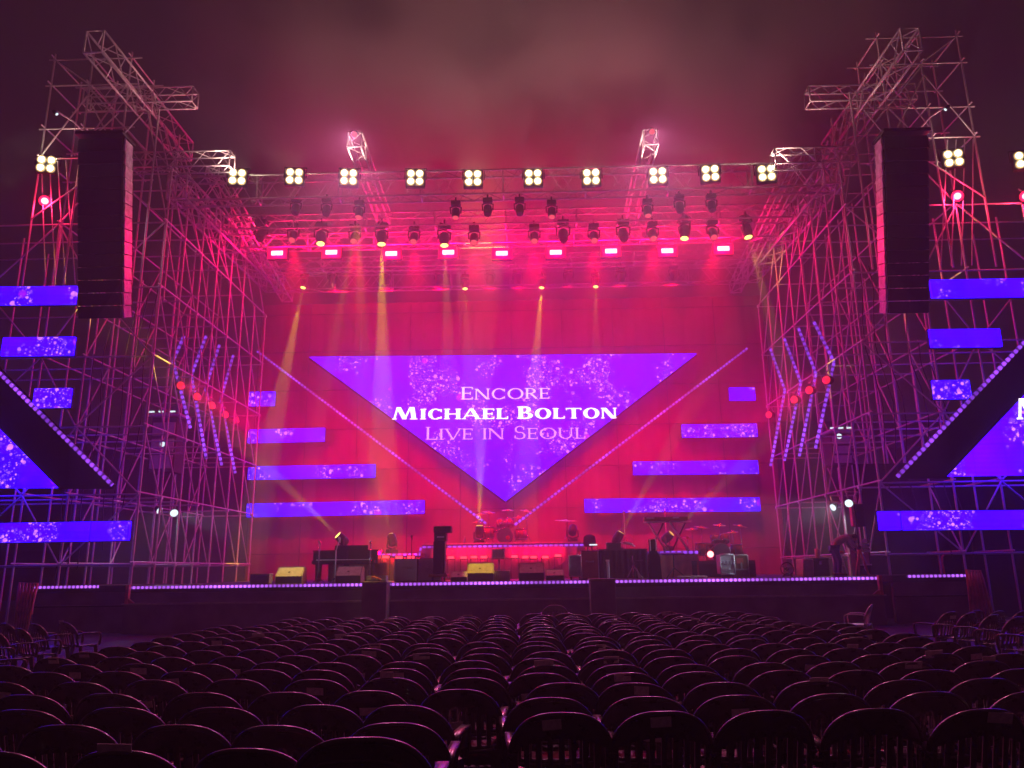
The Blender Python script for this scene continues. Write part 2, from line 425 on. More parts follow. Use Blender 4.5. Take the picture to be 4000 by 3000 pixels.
# low wing platforms on both sides
for s, (a0, a1, lab) in ((-1, (140, 392, 'low black platform left of the main stage with its own short row of purple lights')), (1, (3545, 3772, 'low black platform right of the main stage with its own short row of purple lights'))):
    y = 24.55
    x0 = at(a0, 2285, y).x; x1 = at(a1, 2255, y).x
    z = 1.42
    xin = mx(-12.6, s); xo = x0 if s < 0 else x1
    t = thing('wing_platform', lab, 'platform', ((x0 + x1) / 2, y, 0))
    lo, hi = min(xin, xo), max(xin, xo)
    c = (lo + hi) / 2 - (x0 + x1) / 2
    part('deck', MB().box((c, 1.5, z - 0.1), (hi - lo, 3.0, 0.2)), 'stage_deck', t)
    part('skirt', MB().box((c, 0.06, (z - 0.2) / 2), (hi - lo, 0.04, z - 0.2)), 'skirt_cloth', t)
    part('ledge', MB().box((c, 0.0, z - 0.62), (hi - lo, 0.1, 0.04)), 'stage_deck', t)
    ledstrip('led_strip', (x0, y - 0.05, z - 0.03), (x1, y - 0.05, z - 0.03), t, Vector(((x0 + x1) / 2, y, 0)), 'led_dots_edge', 0.085, 0.05)
# wooden-braced end panels of the stage edge
for s, lab in ((-1, 'short upright end board at the left end of the stage edge, lit red'), (1, 'short upright end board at the right end of the stage edge, lit red')):
    p = at(500 if s < 0 else 3441, 2310, 23.8)
    t = thing('end_board', lab, 'end board', (p.x, 23.8, 0.9))
    b = MB().box((0, 0, 0.26), (0.10, 0.14, 0.56), bev=0.01); part('board', b, 'crowd_barrier', t)
    b = MB().prism([(0.05 * -s, 0.0), (0.24 * -s, 0.0), (0.05 * -s, 0.14)], -0.05, 0.05); part('bracket', b, 'crowd_barrier', t)
# crowd barriers folded up at the platform ends
for s, lab, (pa, pb, pt) in ((-1, 'stack of red-lit crowd barriers tipped against the left platform end', (75, 138, 2275)), (1, 'stack of red-lit crowd barriers tipped against the right platform end', (3778, 3838, 2225))):
    y = 23.2
    c = at((pa + pb) / 2, pt + 70, y)
    t = thing('crowd_barrier', lab, 'barrier', (c.x, y, 0))
    w = abs(at(pb, pt, y).x - at(pa, pt, y).x); h = at(pa, pt, y).z
    for k in range(3):
        fr = MB(); o_ = k * 0.14; ln = 0.10 * k * s
        q = [(-w / 2 + ln, o_, 0.06), (-w / 2 - 0.05 * -s + ln, o_, h - 0.1 * k), (w / 2 + ln, o_, h - 0.03 - 0.1 * k), (w / 2 - 0.16 * -s * 1 + ln, o_, 0.06), (-w / 2 + ln, o_, 0.06)]
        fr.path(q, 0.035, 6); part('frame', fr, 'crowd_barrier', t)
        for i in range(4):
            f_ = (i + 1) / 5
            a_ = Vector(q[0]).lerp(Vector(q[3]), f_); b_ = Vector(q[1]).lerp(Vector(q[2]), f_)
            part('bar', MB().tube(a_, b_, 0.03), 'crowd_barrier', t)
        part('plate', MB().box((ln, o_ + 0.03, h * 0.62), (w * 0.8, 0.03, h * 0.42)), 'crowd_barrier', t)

# ------------------------------------------------------------------ backdrop
YB = 37.4
bd = thing('backdrop', 'huge dark cloth backdrop glowing crimson behind the video screens', 'backdrop', (CX, YB, 0))
b = MB(); nx = 150; wdt = 25.6
rows = (DECK - 0.2, 15.2)
b.add([(-wdt / 2 + wdt * i / nx, 0.03 * math.sin(i * 2.1) + 0.04 * math.sin(i * 0.7) + .015 * math.sin(i * 5.3), z) for i in range(nx + 1) for z in rows], [(2 * i, 2 * i + 2, 2 * i + 3, 2 * i + 1) for i in range(nx)], True)
part('cloth', b, 'backdrop_cloth', bd)
for k in range(7):
    part('batten', MB().tube((-wdt / 2, -0.12, 2.6 + k * 2.0), (wdt / 2, -0.12, 2.6 + k * 2.0), 0.016), 'dark_metal', bd)
for k in range(11):
    part('upright', MB().tube((-wdt / 2 + wdt * k / 10, -0.2, DECK), (-wdt / 2 + wdt * k / 10, -0.2, 15.0), 0.016), 'dark_metal', bd)
# dark drape behind the right hand screens, thin netting on the left
dr = MB(); n = 40
xa, xb = mx(-12.9, 1), mx(-24, 1)
dr.add([(xa + (xb - xa) * i / n, 27.2 + 0.07 * math.sin(i * 1.7), z) for i in range(n + 1) for z in (0.0, 5.2)], [(2 * i, 2 * i + 2, 2 * i + 3, 2 * i + 1) for i in range(n)], True)
single('side_drape', dr, 'black_cloth', 'long black drape hung on the scaffold behind the lowest screen on the right', 'drape')

# ------------------------------------------------------------------ screens
PUR, BLU = (0.34, 0.004, 0.86), (0.085, 0.0, 1.0)
YS = 36.7
led_screen_mat('screen_main', 2.0, (0.085, 0.0, 1.7), (0.004, 0.0, 2.1), (-6.6, -1.5), 1.0, 1.5)
tl, tr, tp = at(1207, 1394, YS), at(2722, 1381, YS), at(1975, 1957, YS)
cen = (tl + tr) / 2
scr = thing('triangle_screen', 'big inverted triangle video screen showing three lines of white lettering', 'video screen', cen)
q = [(p - cen) for p in (tl, tr, tp)]
part('screen', MB().prism([(p.x, p.z) for p in q], 0.0, 0.12), 'screen_main', scr)
fr = MB()
for i in range(3):
    a, c = q[i], q[(i + 1) % 3]
    part('frame', MB().tube((a.x, 0.2, a.z), (c.x, 0.2, c.z), 0.09, 4), 'led_housing', scr)

# serif lettering, drawn letter by letter from strokes
class Glyph:
    def __init__(s, t, h): s.p = []; s.t = t; s.h = h
    def q(s, *pts): s.p.append(list(pts)); return s
    def bar(s, x0, y0, x1, y1): return s.q((x0, y0), (x1, y0), (x1, y1), (x0, y1))
    def stem(s, x, y0=0, y1=1, serif=True, t=None):
        t = t or s.t; s.bar(x, y0, x + t, y1)
        if serif:
            e = 0.07
            if y0 == 0: s.bar(x - e, 0, x + t + e, s.h * .8)
            if y1 == 1: s.bar(x - e, 1 - s.h * .8, x + t + e, 1)
        return s
    def diag(s, x0, y0, x1, y1, t): return s.q((x0, y0), (x0 + t, y0), (x1 + t, y1), (x1, y1))
    def ring(s, cx, cy, rx, ry, tx, ty, a0=0, a1=360, n=28):
        for i in range(n):
            p = R(a0 + (a1 - a0) * i / n); r_ = R(a0 + (a1 - a0) * (i + 1) / n)
            s.q((cx + rx * math.cos(p), cy + ry * math.sin(p)), (cx + rx * math.cos(r_), cy + ry * math.sin(r_)),
                (cx + (rx - tx) * math.cos(r_), cy + (ry - ty) * math.sin(r_)), (cx + (rx - tx) * math.cos(p), cy + (ry - ty) * math.sin(p)))
        return s
def glyph(ch, t, h):
    g_ = Glyph(t, h); m = 0.08
    if ch == 'E':
        g_.stem(m); w_ = m + t + 0.44
        for y_ in (0, 0.5 - h / 2, 1 - h): g_.bar(m + t, y_, w_ - (0.10 if 0 < y_ < .9 else 0), y_ + h)
        g_.bar(w_ - h * .8, 0, w_, 0.2).bar(w_ - h * .8, 0.8, w_, 1).bar(w_ - 0.10 - h * .8, .38, w_ - .10, .62); adv = w_ + 0.05
    elif ch == 'N':
        g_.stem(m, t=h * 1.1).stem(m + 0.74, t=h * 1.1); g_.diag(m + 0.74 + h * 1.1 - t * 1.15, 0, m - 0.02, 1, t * 1.15); adv = m + 0.74 + h + .12
    elif ch == 'C':
        g_.ring(0.50, 0.5, 0.46, 0.52, t, h, 42, 318).bar(0.80, 0.70, 0.80 + h, 0.97).bar(0.80, 0.06, 0.80 + h, 0.26); adv = 0.95
    elif ch == 'O':
        g_.ring(0.53, 0.5, 0.5, 0.52, t * 1.05, h); adv = 1.06
    elif ch == 'R':
        g_.stem(m); g_.ring(m + t + 0.12, 0.74, 0.36, 0.26, t * .95, h, -90, 90, 14).bar(m + t, 1 - h, m + t + .13, 1).bar(m + t, 0.48, m + t + .13, 0.48 + h)
        g_.diag(m + t + 0.46, 0, m + t + 0.10, 0.5, t * 1.05); adv = m + t + 0.46 + t + .04
    elif ch == 'M':
        g_.diag(m - .02, 0, m + 0.14, 1, h * 1.2).diag(m + 0.46, 0.02, m + 0.12, 1, t).diag(m + 0.46 + t * .3, 0.02, m + 0.82, 1, h * 1.2).diag(m + 1.0 - t * .2, 0, m + 0.84, 1, t)
        g_.bar(m - .09, 0, m + .17, h * .8).bar(m + .90 - t * .2, 0, m + 1.07 + t * .8, h * .8); adv = m + 1.0 + t + .08
    elif ch == 'I':
        g_.stem(m + .02); adv = 2 * m + t + .04
    elif ch == 'H':
        g_.stem(m).stem(m + 0.70).bar(m + t, 0.5 - h / 2, m + .70, 0.5 + h / 2); adv = 2 * m + .70 + t
    elif ch == 'A':
        g_.diag(m - .05, 0, m + 0.38, 1, h * 1.2).diag(m + 0.78, 0, m + 0.36, 1, t * 1.05).bar(m + .14, 0.3, m + .72, 0.3 + h)
        g_.bar(m - .11, 0, m + .16, h * .8).bar(m + .70, 0, m + .86 + t, h * .8); adv = m + .78 + t + .07
    elif ch == 'L':
        g_.stem(m).bar(m + t, 0, m + t + .44, h).bar(m + t + .44 - h * .8, 0, m + t + .44, .24); adv = m + t + .46
    elif ch == 'B':
        g_.stem(m); x_ = m + t
        g_.ring(x_ + .13, .755, .28, .245, t * .9, h, -90, 90, 14).ring(x_ + .15, .26, .36, .26, t, h, -90, 90, 14)
        for y_ in (0, .5 - h * .4, 1 - h): g_.bar(x_, y_, x_ + .15, y_ + h)
        adv = x_ + .55
    elif ch == 'T':
        g_.stem(.36, serif=False).bar(.29, 0, .43 + t, h * .8).bar(.0, 1 - h, .72 + t, 1).bar(.0, .8, h * .8, 1).bar(.72 + t - h * .8, .8, .72 + t, 1); adv = .74 + t
    elif ch == 'V':
        g_.diag(m + .36, 0, m - .05, 1, t * 1.05).diag(m + .40, 0, m + .80, 1, h * 1.2).bar(m - .12, 1 - h * .8, m + .10 + t, 1).bar(m + .70, 1 - h * .8, m + .94, 1); adv = m + .92
    elif ch == 'S':
        g_.ring(.33, .745, .26, .275, t * .85, h, 40, 270, 18).ring(.33, .265, .29, .285, t * .85, h, -140, 90, 18).bar(.50, .72, .50 + h, .96).bar(.06, .05, .06 + h, .28); adv = .66
    elif ch == 'U':
        g_.stem(m, .35, 1).ring(m + .39, .40, .39, .42, t, h, 180, 360, 18).stem(m + .78 - h * 1.1, .35, 1, t=h * 1.1); adv = m + .78 + .12
    else:
        adv = 0.42
    return g_.p, adv
def letter_line(text, p0, p1, capx, t, h, m, label):
    """p0, p1: base line ends on the screen"""
    b = MB(); x = 0; prev = []
    for i, ch in enumerate(text):
        sc_ = 1.18 if (ch.isupper()) else 1.0
        ps, adv = glyph(ch.upper(), t, h)
        prev.append((ps, x, sc_)); x += adv * sc_ + 0.055
    tot = x - 0.055; d = p1 - p0; sx = d.length / tot; ang = math.atan2(d.z, d.x)
    words = [[]]
    for ch, pv_ in zip(text, prev):
        if ch == ' ': words.append([])
        else: words[-1].append(pv_)
    for wd in words:
        b = MB()
        for ps, x0, sc_ in wd:
            for pl in ps:
                pp = [((px * sc_ + x0) * sx, py * sc_ * capx) for px, py in pl]
                if sum(pp[i][0] * pp[(i + 1) % len(pp)][1] - pp[(i + 1) % len(pp)][0] * pp[i][1] for i in range(len(pp))) < 0: pp.reverse()
                b.prism(pp, -0.008 - random.uniform(0, .004), 0.0)
        o = part('lettering', b, m, scr, label); o.location = p0 - cen + Vector((0, -0.02, 0)); o.rotation_euler = (0, -ang, 0)
def pm(px0, px1): return abs(at(px1, 1600, YS).x - at(px0, 1600, YS).x)
letter_line('Encore', at(1799, 1561, YS), at(2149, 1557, YS), pm(0, 41), .13, .065, 'lettering_pink', 'pale pink letters of the upper line')
letter_line('Michael Bolton', at(1532, 1639, YS), at(2412, 1634, YS), pm(0, 40), .24, .085, 'lettering', 'bold white letters of the middle line')
letter_line('Live in Seoul'.replace('in', 'in'), at(1661, 1718, YS), at(2288, 1713, YS), pm(0, 41), .11, .06, 'lettering_fade', 'faded pink letters of the lower line')

def bar_screen(px, Y, seed, label, strength=1.45, split=None, dens=1.0):
    """px = left, top-left y, right, top-right y, height"""
    l, ty, r_, ty2, h = px
    A, B = at(l, ty, Y), at(r_, ty2, Y); C_, D_ = at(r_, ty2 + h, Y), at(l, ty + h, Y)
    c = (A + B + C_ + D_) / 4
    t = thing('bar_screen', label, 'video screen', c, group='purple bar screens around the stage')
    mname = 'screen_bar_%d' % seed
    led_screen_mat(mname, seed * 1.31, (0.11, 0.0, 3.5) if seed > 8 else (0.04, 0.0, 1.9), (0.05, 0.0, 4.0) if seed > 8 else (0.015, 0.0, 2.4), (-0.9, 2.2), dens, strength, sample=abs(B.x - A.x) > 2.0)
    W_ = (B - A).length; H_ = (A - D_).length; ang = math.atan2(B.z - A.z, B.x - A.x)
    t.rotation_euler = (0, -ang, 0)
    g_ = 0.03
    xs = [(-W_ / 2, W_ / 2)] if split is None else [(-W_ / 2, -W_ / 2 + split * W_ - g_), (-W_ / 2 + split * W_ + g_, W_ / 2)]
    for (a, b_) in xs:
        part('panel', MB().box(((a + b_) / 2, 0, 0), (b_ - a, 0.1, H_), bev=0.02), mname, t)
    part('frame', MB().box((0, 0.09, 0), (W_ + 0.06, 0.08, H_ + 0.06)), 'led_housing', t)
    for k in (-1, 1):
        part('bracket', MB().box((k * W_ * .35, 0.22, 0), (0.08, 0.2, H_ * .7)), 'dark_metal', t)
    return t
bars = [
 ((973, 1532, 1074, 1530, 55), YS, 'smallest purple bar screen on the left half of the backdrop, topmost there', .44),
 ((970, 1679, 1268, 1672, 52), YS, 'second bar screen from the top on the left half of the backdrop', .13),
 ((970, 1823, 1465, 1814, 51), YS, 'third bar screen from the top on the left half of the backdrop', .065),
 ((965, 1968, 1657, 1954, 52), YS, 'lowest and longest bar screen on the left half of the backdrop', .04),
 ((2849, 1515, 2949, 1514, 50), YS, 'smallest purple bar screen on the right half of the backdrop, topmost there', None),
 ((2664, 1659, 2957, 1656, 50), YS, 'second bar screen from the top on the right half of the backdrop', None),
 ((2474, 1804, 2961, 1799, 51), YS, 'third bar screen from the top on the right half of the backdrop', None),
 ((2285, 1950, 2968, 1944, 52), YS, 'lowest and longest bar screen on the right half of the backdrop', .47),
 ((-160, 1124, 299, 1119, 69), 24.4, 'topmost bar screen left of the hanging speakers, running out of the frame', None),
 ((10, 1320, 291, 1317, 71), 24.4, 'bar screen left of the hanging speakers, second from the top', None),
 ((133, 1519, 277, 1517, 74), 24.4, 'short square-looking bar screen on the scaffold far left', None),
 ((-230, 2049, 507, 2036, 74), 24.4, 'low long bar screen at far left with a plain blue end panel', .79),
 ((3635, 1095, 4120, 1087, 70), 24.4, 'topmost bar screen right of the hanging speakers, running out of the frame', None),
 ((3632, 1288, 3908, 1285, 69), 24.4, 'bar screen right of the hanging speakers, second from the top', None),
 ((3644, 1487, 3789, 1485, 72), 24.4, 'short square-looking bar screen on the scaffold far right', None),
 ((3432, 1998, 4200, 1992, 73), 24.4, 'low long bar screen at far right with a plain blue end panel', .115)]
for i, (p, y, lab, sp) in enumerate(bars): bar_screen(p, y, i + 1, lab, split=sp, dens=(0.8 if i < 8 else 0.7), strength=(1.45 if i < 8 else 1.1))
# half-seen triangle screens at both edges, each beside a black masking board
for s, lab, lab2 in ((-1, 'corner of a triangle video screen at the left edge of the picture', 'broad black slanting board beside the triangle screen at far left'), (1, 'sparkling corner of a triangle video screen at the right edge of the picture', 'broad black slanting board beside the triangle screen at far right')):
    Y = 24.3
    if s < 0: P_ = [at(-420, 1905, Y), at(-120, 1560, Y), at(222, 1905, Y)]; Q_ = [at(-120, 1320, Y), at(440, 1893, Y), at(432, 1908, Y + .06), at(222, 1908, Y), at(-120, 1555, Y)]; S_ = (at(-110, 1350, Y - .12), at(439, 1895, Y - .12))
    else: P_ = [at(4450, 1850, Y), at(4140, 1400, Y), at(3705, 1860, Y)]; Q_ = [at(4110, 1235, Y), at(3508, 1862, Y), at(3520, 1868, Y), at(3705, 1866, Y), at(4140, 1385, Y)]; S_ = (at(4110, 1222, Y - .12), at(3505, 1862, Y - .12))
    c = P_[0]
    t = thing('corner_screen', lab, 'video screen', c)
    led_screen_mat('screen_corner_%d' % (s + 2), 30 + s * 4.2, (0.2, 0.0, 3.5), (0.04, 0.0, 4.0), (-1.0, 4.2), 1.5 if s > 0 else .9, 1.2)
    part('screen', MB().prism([(p.x - c.x, p.z - c.z) for p in P_], 0, 0.1), 'screen_corner_%d' % (s + 2), t)
    part('frame', MB().tube((P_[1].x - c.x, 0.15, P_[1].z - c.z), (P_[2].x - c.x, 0.15, P_[2].z - c.z), 0.07), 'led_housing', t)
    if s > 0:
        a_, b2 = at(3972, 1638, Y), at(3972, 1559, Y); hh = (b2 - a_).length; lb = MB()
        for pl in glyph('M', .24, .085)[0]:
            pp = [(px_ * hh * 1.1, py_ * hh) for px_, py_ in pl]
            if sum(pp[i][0] * pp[(i + 1) % len(pp)][1] - pp[(i + 1) % len(pp)][0] * pp[i][1] for i in range(len(pp))) < 0: pp.reverse()
            lb.prism(pp, -0.01 - random.uniform(0, .004), 0.0)
        lo = part('lettering', lb, 'lettering', t, 'white letter M at the picture edge'); lo.location = a_ - c + Vector((0, -.02, 0))
    t2 = thing('masking_board', lab2, 'masking board', Q_[0])
    part('board', MB().prism([(p.x - Q_[0].x, p.z - Q_[0].z) for p in Q_], 0.12, 0.2), 'black_cloth', t2)
    ledstrip('led_strip', S_[0], S_[1], t2, Q_[0], 'led_dots', .12)
# slanting pixel bars in front of the backdrop
for s, lab, ps in ((-1, 'long slanting purple pixel bar running down the left half of the backdrop', ((1004, 1372), (1900, 2046))), (1, 'long slanting purple pixel bar running down the right half of the backdrop', ((2920, 1360), (2008, 2052)))):
    a, c = at(*ps[0], 36.2), at(*ps[1], 33.0 if s else 36)
    t = thing('pixel_bar', lab, 'light bar', a)
    ledstrip('lamp_row', a, c, t, a, 'led_dots', .1)
    for k in range(6):
        p = a.lerp(c, (k + .5) / 6) - a
        part('clip', MB().box(p + Vector((0, .08, 0)), (.08, .12, .08)), 'dark_metal', t)
# ------------------------------------------------------------------ trusses
def truss(label, p1, p2, w_, h_, bay, r=0.035, m='aluminium', name='truss', cat='truss', group=None, up=None):
    p1 = Vector(p1); p2 = Vector(p2); d = p2 - p1; L = d.length; d.normalize()
    a = d.cross(Vector((0, 0, 1))).normalized(); b = a.cross(d).normalized()
    t = thing(name, label, cat, p1, group=group)
    cs = [a * (x * w_ / 2) + b * (z * h_ / 2) for x, z in ((-1, -1), (1, -1), (1, 1), (-1, 1))]
    for c in cs: part('chord', MB().tube(c, c + d * L, r, 7), m, t)
    n = max(2, round(L / bay))
    for i in range(4):
        c0, c1 = cs[i], cs[(i + 1) % 4]
        pts = [((c0 if k % 2 == 0 else c1) + d * (L * k / n)) for k in range(n + 1)]
        part('lacing', MB().path(pts, r * .55, 5, smooth=False), m, t)
        if i in (0, 2):
            nn = max(2, n // 2)
    for e in (0, 1):
        q = [c + d * (L * e) for c in cs]; q.append(q[0])
        part('end_frame', MB().path(q, r * .9, 6), m, t)
    for k in range(1, max(2, round(L / 3.0))):
        q = [c + d * (L * k / max(2, round(L / 3.0))) for c in cs]; q.append(q[0])
        part('joint_frame', MB().path(q, r * .75, 6), m, t)
    return t
def zc(py, Y): return at(1973, py, Y).z
XL = -12.9; XR = mx(XL, 1)
z1, z2, z3, z4, z5 = zc(722, 26), zc(857, 29), zc(930, 31), zc(1020, 33.2), zc(1088, 35.4)
truss('front roof truss carrying the row of white lights', (XL, 26, z1), (XR, 26, z1), .55, .95, .55, .04)
truss('second roof truss from the front with red-lit chords', (XL + .6, 29, z2), (XR - .6, 29, z2), .55, .6, .45, .035)
truss('third roof truss from the front, the bright red lights hang under it', (XL + .6, 31, z3), (XR - .6, 31, z3), .5, .6, .5)
truss('fourth roof truss from the front, faint in the red haze', (XL + .6, 33.2, z4), (XR - .6, 33.2, z4), .5, .5, .5)
truss('rearmost roof truss above the backdrop, faint in the red haze', (XL + .6, 35.4, z5), (XR - .6, 35.4, z5), .5, .85, .6)
for s, side in ((-1, 'left'), (1, 'right')):
    x = mx(XL + .2, s)
    truss(f'{side} side beam of the roof running back from the front truss', (x, 25.4, z1 - .1), (x, 36.2, z5 + .3), .7, .9, .6, .05)
    truss(f'{side} lower side beam of the roof, pink-lit along its edge', (x - .9 * s * -1 * -1, 26.2, z2 + .9), (x - .9 * s, 35.8, z5 - .6), .5, .5, .6, .035)
    a = at(485, 640, 25.2) if s < 0 else at(3330, 615, 25.2); c = at(905, 650, 25.2) if s < 0 else at(3020, 622, 25.2)
    truss(f'short crosswise truss at the {side} front corner of the roof', a, (c.x, 25.2, a.z), .5, .6, .45, .03)
    a = at(340, 392, 25.3) if s < 0 else at(3565, 372, 25.3); c = at(762, 388, 25.3) if s < 0 else at(3152, 374, 25.3)
    truss(f'horizontal truss across the top of the {side} tower', a, (c.x, 25.3, a.z), .5, .62, .5, .032)
    e = at(367, 163, 21.7) if s < 0 else at(3560, 153, 21.7)
    truss(f'box truss jutting forward from the {side} tower top, open end to the camera', e, (e.x, 28.6, e.z), .6, .82, .72, .04)
    e = at(1385, 545, 25.0) if s < 0 else at(2543, 535, 25.0)
    truss(f'slim truss jutting forward over the front roof truss, {side} one of the middle pair', e, (e.x, 31.2, e.z - .3), .5, .6, .5, .035)

# ------------------------------------------------------------------ scaffold towers
LV = [2.06, 4.3, 6.56, 9.0, 11.5, 13.95, 16.0]
CXS = [-12.75, -15.1, -16.6, -18.9, -21.3]
CYS = [25, 26.5, 28, 29.5, 31, 32.5, 34, 35.5]
for s, side in ((-1, 'left'), (1, 'right')):
    base = Vector((mx(-14.5, s), 28, 0))
    t = thing('scaffold', f'tall steel tube scaffold beside the {side} end of the stage', 'scaffold', base)
    rnd = random.Random(3 if s < 0 else 4)
    X = [mx(x, s) for x in CXS]
    for i, x in enumerate(X):
        for j, y in enumerate(CYS):
            if i > 2 and j > 2: continue
            top = LV[6] + .3 if i < 2 else LV[5] + .2
            if i == 0 and j > 5: top = LV[5]
            tubeobj('standard', (x, y, 0.02), (x, y, top), .036, 'galvanised', t, base)
    lv = LV if s < 0 else LV
    for k, z in enumerate(lv):
        for j, y in enumerate(CYS):
            if j > 2 and j % 2 == 0 and k % 2: continue
            tubeobj('ledger', (X[0], y, z), (X[4 if j < 3 and k < 6 else 2 if k < 6 else 1], y, z), .03, 'galvanised', t, base)
        for i in range(3):
            if k == 6 and i == 2: continue
            tubeobj('transom', (X[i], CYS[0] - .15, z + .07), (X[i], CYS[-1] + .15, z + .07), .03, 'galvanised', t, base)
    for k in range(len(LV) - 1):
        for i in range(4):
            if i > 1 and k > 4: continue
            a, c = (i, i + 1) if (k + i) % 2 else (i + 1, i)
            tubeobj('brace', (X[a], CYS[0] - .06, LV[k]), (X[c], CYS[0] - .06, LV[k + 1]), .028, 'galvanised', t, base)
        for j in range(7):
            tubeobj('brace', (X[0] + .06 * s, CYS[j], LV[k + 1]), (X[0] + .06 * s, CYS[j + 1], LV[k]), .028, 'galvanised', t, base)
            if j % 2 == 0 and k < 5:
                tubeobj('cross_brace', (X[1], CYS[j], LV[k]), (X[1], CYS[j + 1], LV[k + 1]), .026, 'galvanised', t, base)
    # couplers on the front standards
    b = MB()
    for k, z in enumerate(LV):
        for j in range(8):
            part('coupler', MB().box(Vector((X[0], CYS[j], z + .02)) - base, (.12, .14, .12), bev=.02), 'galvanised', t) if (k + j) % 2 == 0 else None
    # loose cables hanging down the tower
    for k in range(6):
        x_, y_ = mx(-12.9 - .5 * k, s), 25.1 + .25 * (k % 3)
        pts = [(x_ + .12 * math.sin(q * 1.3 + k) + .3 * s * q / 9, y_ + .05 * math.cos(q * 1.7 + k), 12.8 - k * .9 - q * (1.0 - .03 * k)) for q in range(10)]
        part('cable', MB().path([Vector(q) - base for q in pts], .018, 5), 'tolex', t)
    # speaker tower above
    tw = thing('speaker_tower', f'narrow scaffold tower top carrying the {side} hanging speakers', 'scaffold', (mx(-16, s), 25.5, LV[5]))
    bs = Vector((mx(-16, s), 25.5, LV[5]))
    tx = [mx(-17.45, s), mx(-16.0, s), mx(-14.55, s), mx(-13.3, s)]
    for i, x in enumerate(tx):
        for y in (24.7, 26.4):
            tubeobj('standard', (x, y, LV[4]), (x, y, 20.75 if i < 3 else 18.3), .036, 'galvanised', tw, bs)
    for z in (16.4, 17.6, 19.4, 20.5):
        for y in (24.7, 26.4):
            tubeobj('ledger', (tx[0] + .2 * s, y, z), (tx[2] - .4 * s, y, z), .03, 'galvanised', tw, bs)
        for x in tx[:3]:
            tubeobj('transom', (x, 24.5, z + .06), (x, 26.6, z + .06), .03, 'galvanised', tw, bs)
    for (x0, z0, x1, z1_) in ((0, 16.4, 1, 18.9), (1, 18.9, 2, 16.4), (2, 19.4, 1, 16.6), (0, 20.5, 1, 19.4), (1, 19.3, 3, 16.2), (0, 14.0, 2, 16.4)):
        tubeobj('brace', (tx[x0], 24.64, z0), (tx[x1], 24.64, z1_), .028, 'galvanised', tw, bs)
    for k in range(5):
        tubeobj('raker', (mx(-14.2 + .28 * k, s), 25.2 + .3 * k, 19.4 - .5 * k), (mx(-12.75, s), 25 + 1.5 * k, LV[5]), .028, 'galvanised', tw, bs)
    for k in range(4):
        tubeobj('raker', (mx(-17.4 + .3 * k, s), 24.7, 16.3), (mx(-16.7 + .35 * k, s), 24.8, 11.6), .022, 'galvanised', tw, bs)
    # pixel bars standing against the scaffold, bent like an arrow head
    V = [((720, 1310), (676, 1410), (744, 1672)), ((806, 1310), (748, 1465), (806, 1792)), ((858, 1345), (803, 1515), (866, 1818)), ((912, 1385), (862, 1560), (919, 1848))]
    if s > 0: V = [((3178, 1255), (3258, 1415), (3185, 1752)), ((3118, 1280), (3187, 1460), (3122, 1782)), ((3063, 1320), (3128, 1495), (3064, 1800)), ((3008, 1360), (3066, 1525), (3010, 1820))]
    for k, (a, c, e) in enumerate(V):
        Yk = 28 + 1.5 * k - .35
        pa, pc, pe = at(*a, Yk), at(*c, Yk), at(*e, Yk)
        tt = thing('bent_pixel_bar', f'bent purple pixel bar on the {side} scaffold, ' + ('nearest the audience', 'second from the audience', 'third from the audience', 'nearest the backdrop')[k], 'light bar', pc, group='bent pixel bars on the scaffolds')
        ledstrip('lamp_row', pa, pc, tt, pc, 'led_dots', .1); ledstrip('lamp_row', pc, pe, tt, pc, 'led_dots', .1)

# ------------------------------------------------------------------ hanging line arrays
def line_array(s, side):
    tl_, tr_, bl_, br_ = ((300, 540), (486, 540), (300, 1245), (480, 1245)) if s < 0 else ((3446, 530), (3632, 530), (3466, 1225), (3634, 1225))
    n = 14; pts = []
    for i in range(n + 1):
        f_ = i / n; Y = 22.7 + 1.3 * f_ ** 1.6
        l = at(tl_[0] + (bl_[0] - tl_[0]) * f_, tl_[1] + (bl_[1] - tl_[1]) * f_, Y); r_ = at(tr_[0] + (br_[0] - tr_[0]) * f_, tr_[1] + (br_[1] - tr_[1]) * f_, Y)
        pts.append(((l + r_) / 2, (r_ - l).length))
    o = pts[0][0]
    t = thing('line_array', f'long black column of hanging loudspeakers on the {side} tower', 'speaker array', o)
    for i in range(n):
        (a, wa), (b_, wb) = pts[i], pts[i + 1]
        c = (a + b_) / 2 - o; d = (b_ - a); ln = d.length
        rot = Euler((math.atan2(d.y, -d.z), 0, 0))
        m_ = rot.to_matrix()
        e = MB()
        w_ = wa - .16; hh = ln * .47
        poly = [(-.02, -hh), (-.02, hh), (.75, hh * .72), (.75, -hh * .72)]
        e.prism_x(poly, -w_ / 2, w_ / 2); e.v = [tuple(m_ @ Vector(v) + c) for v in e.v]
        cab = part('cabinet', e, 'black_cloth', t)
        inner = -s * (w_ / 2 + .05)
        for q in (-1, 1):
            e = MB().box((q * (w_ / 2 + .05), .3, 0), (.05, .5, ln * .9)); e.v = [tuple(m_ @ Vector(v) + c) for v in e.v]
            part('side_plate', e, 'dark_metal' if q != -s else 'galvanised', cab)  # plate on the stage side is paler: light there put into its colour
        e = MB().path([(inner - s * .03, .02, hh), (inner - s * .09, -.06, 0), (inner - s * .03, .02, -hh)], .025, 5); e.v = [tuple(m_ @ Vector(v) + c) for v in e.v]
        part('link', e, 'galvanised', cab)
    part('bumper', MB().box(Vector((0, .3, .15)), (pts[0][1], .9, .12), bev=.03), 'dark_metal', t)
    for q in (-1, 1):
        part('chain', MB().tube((q * .5, .3, .2), (q * .45, 1.6, 2.0), .025), 'galvanised', t)
line_array(-1, 'left'); line_array(1, 'right')

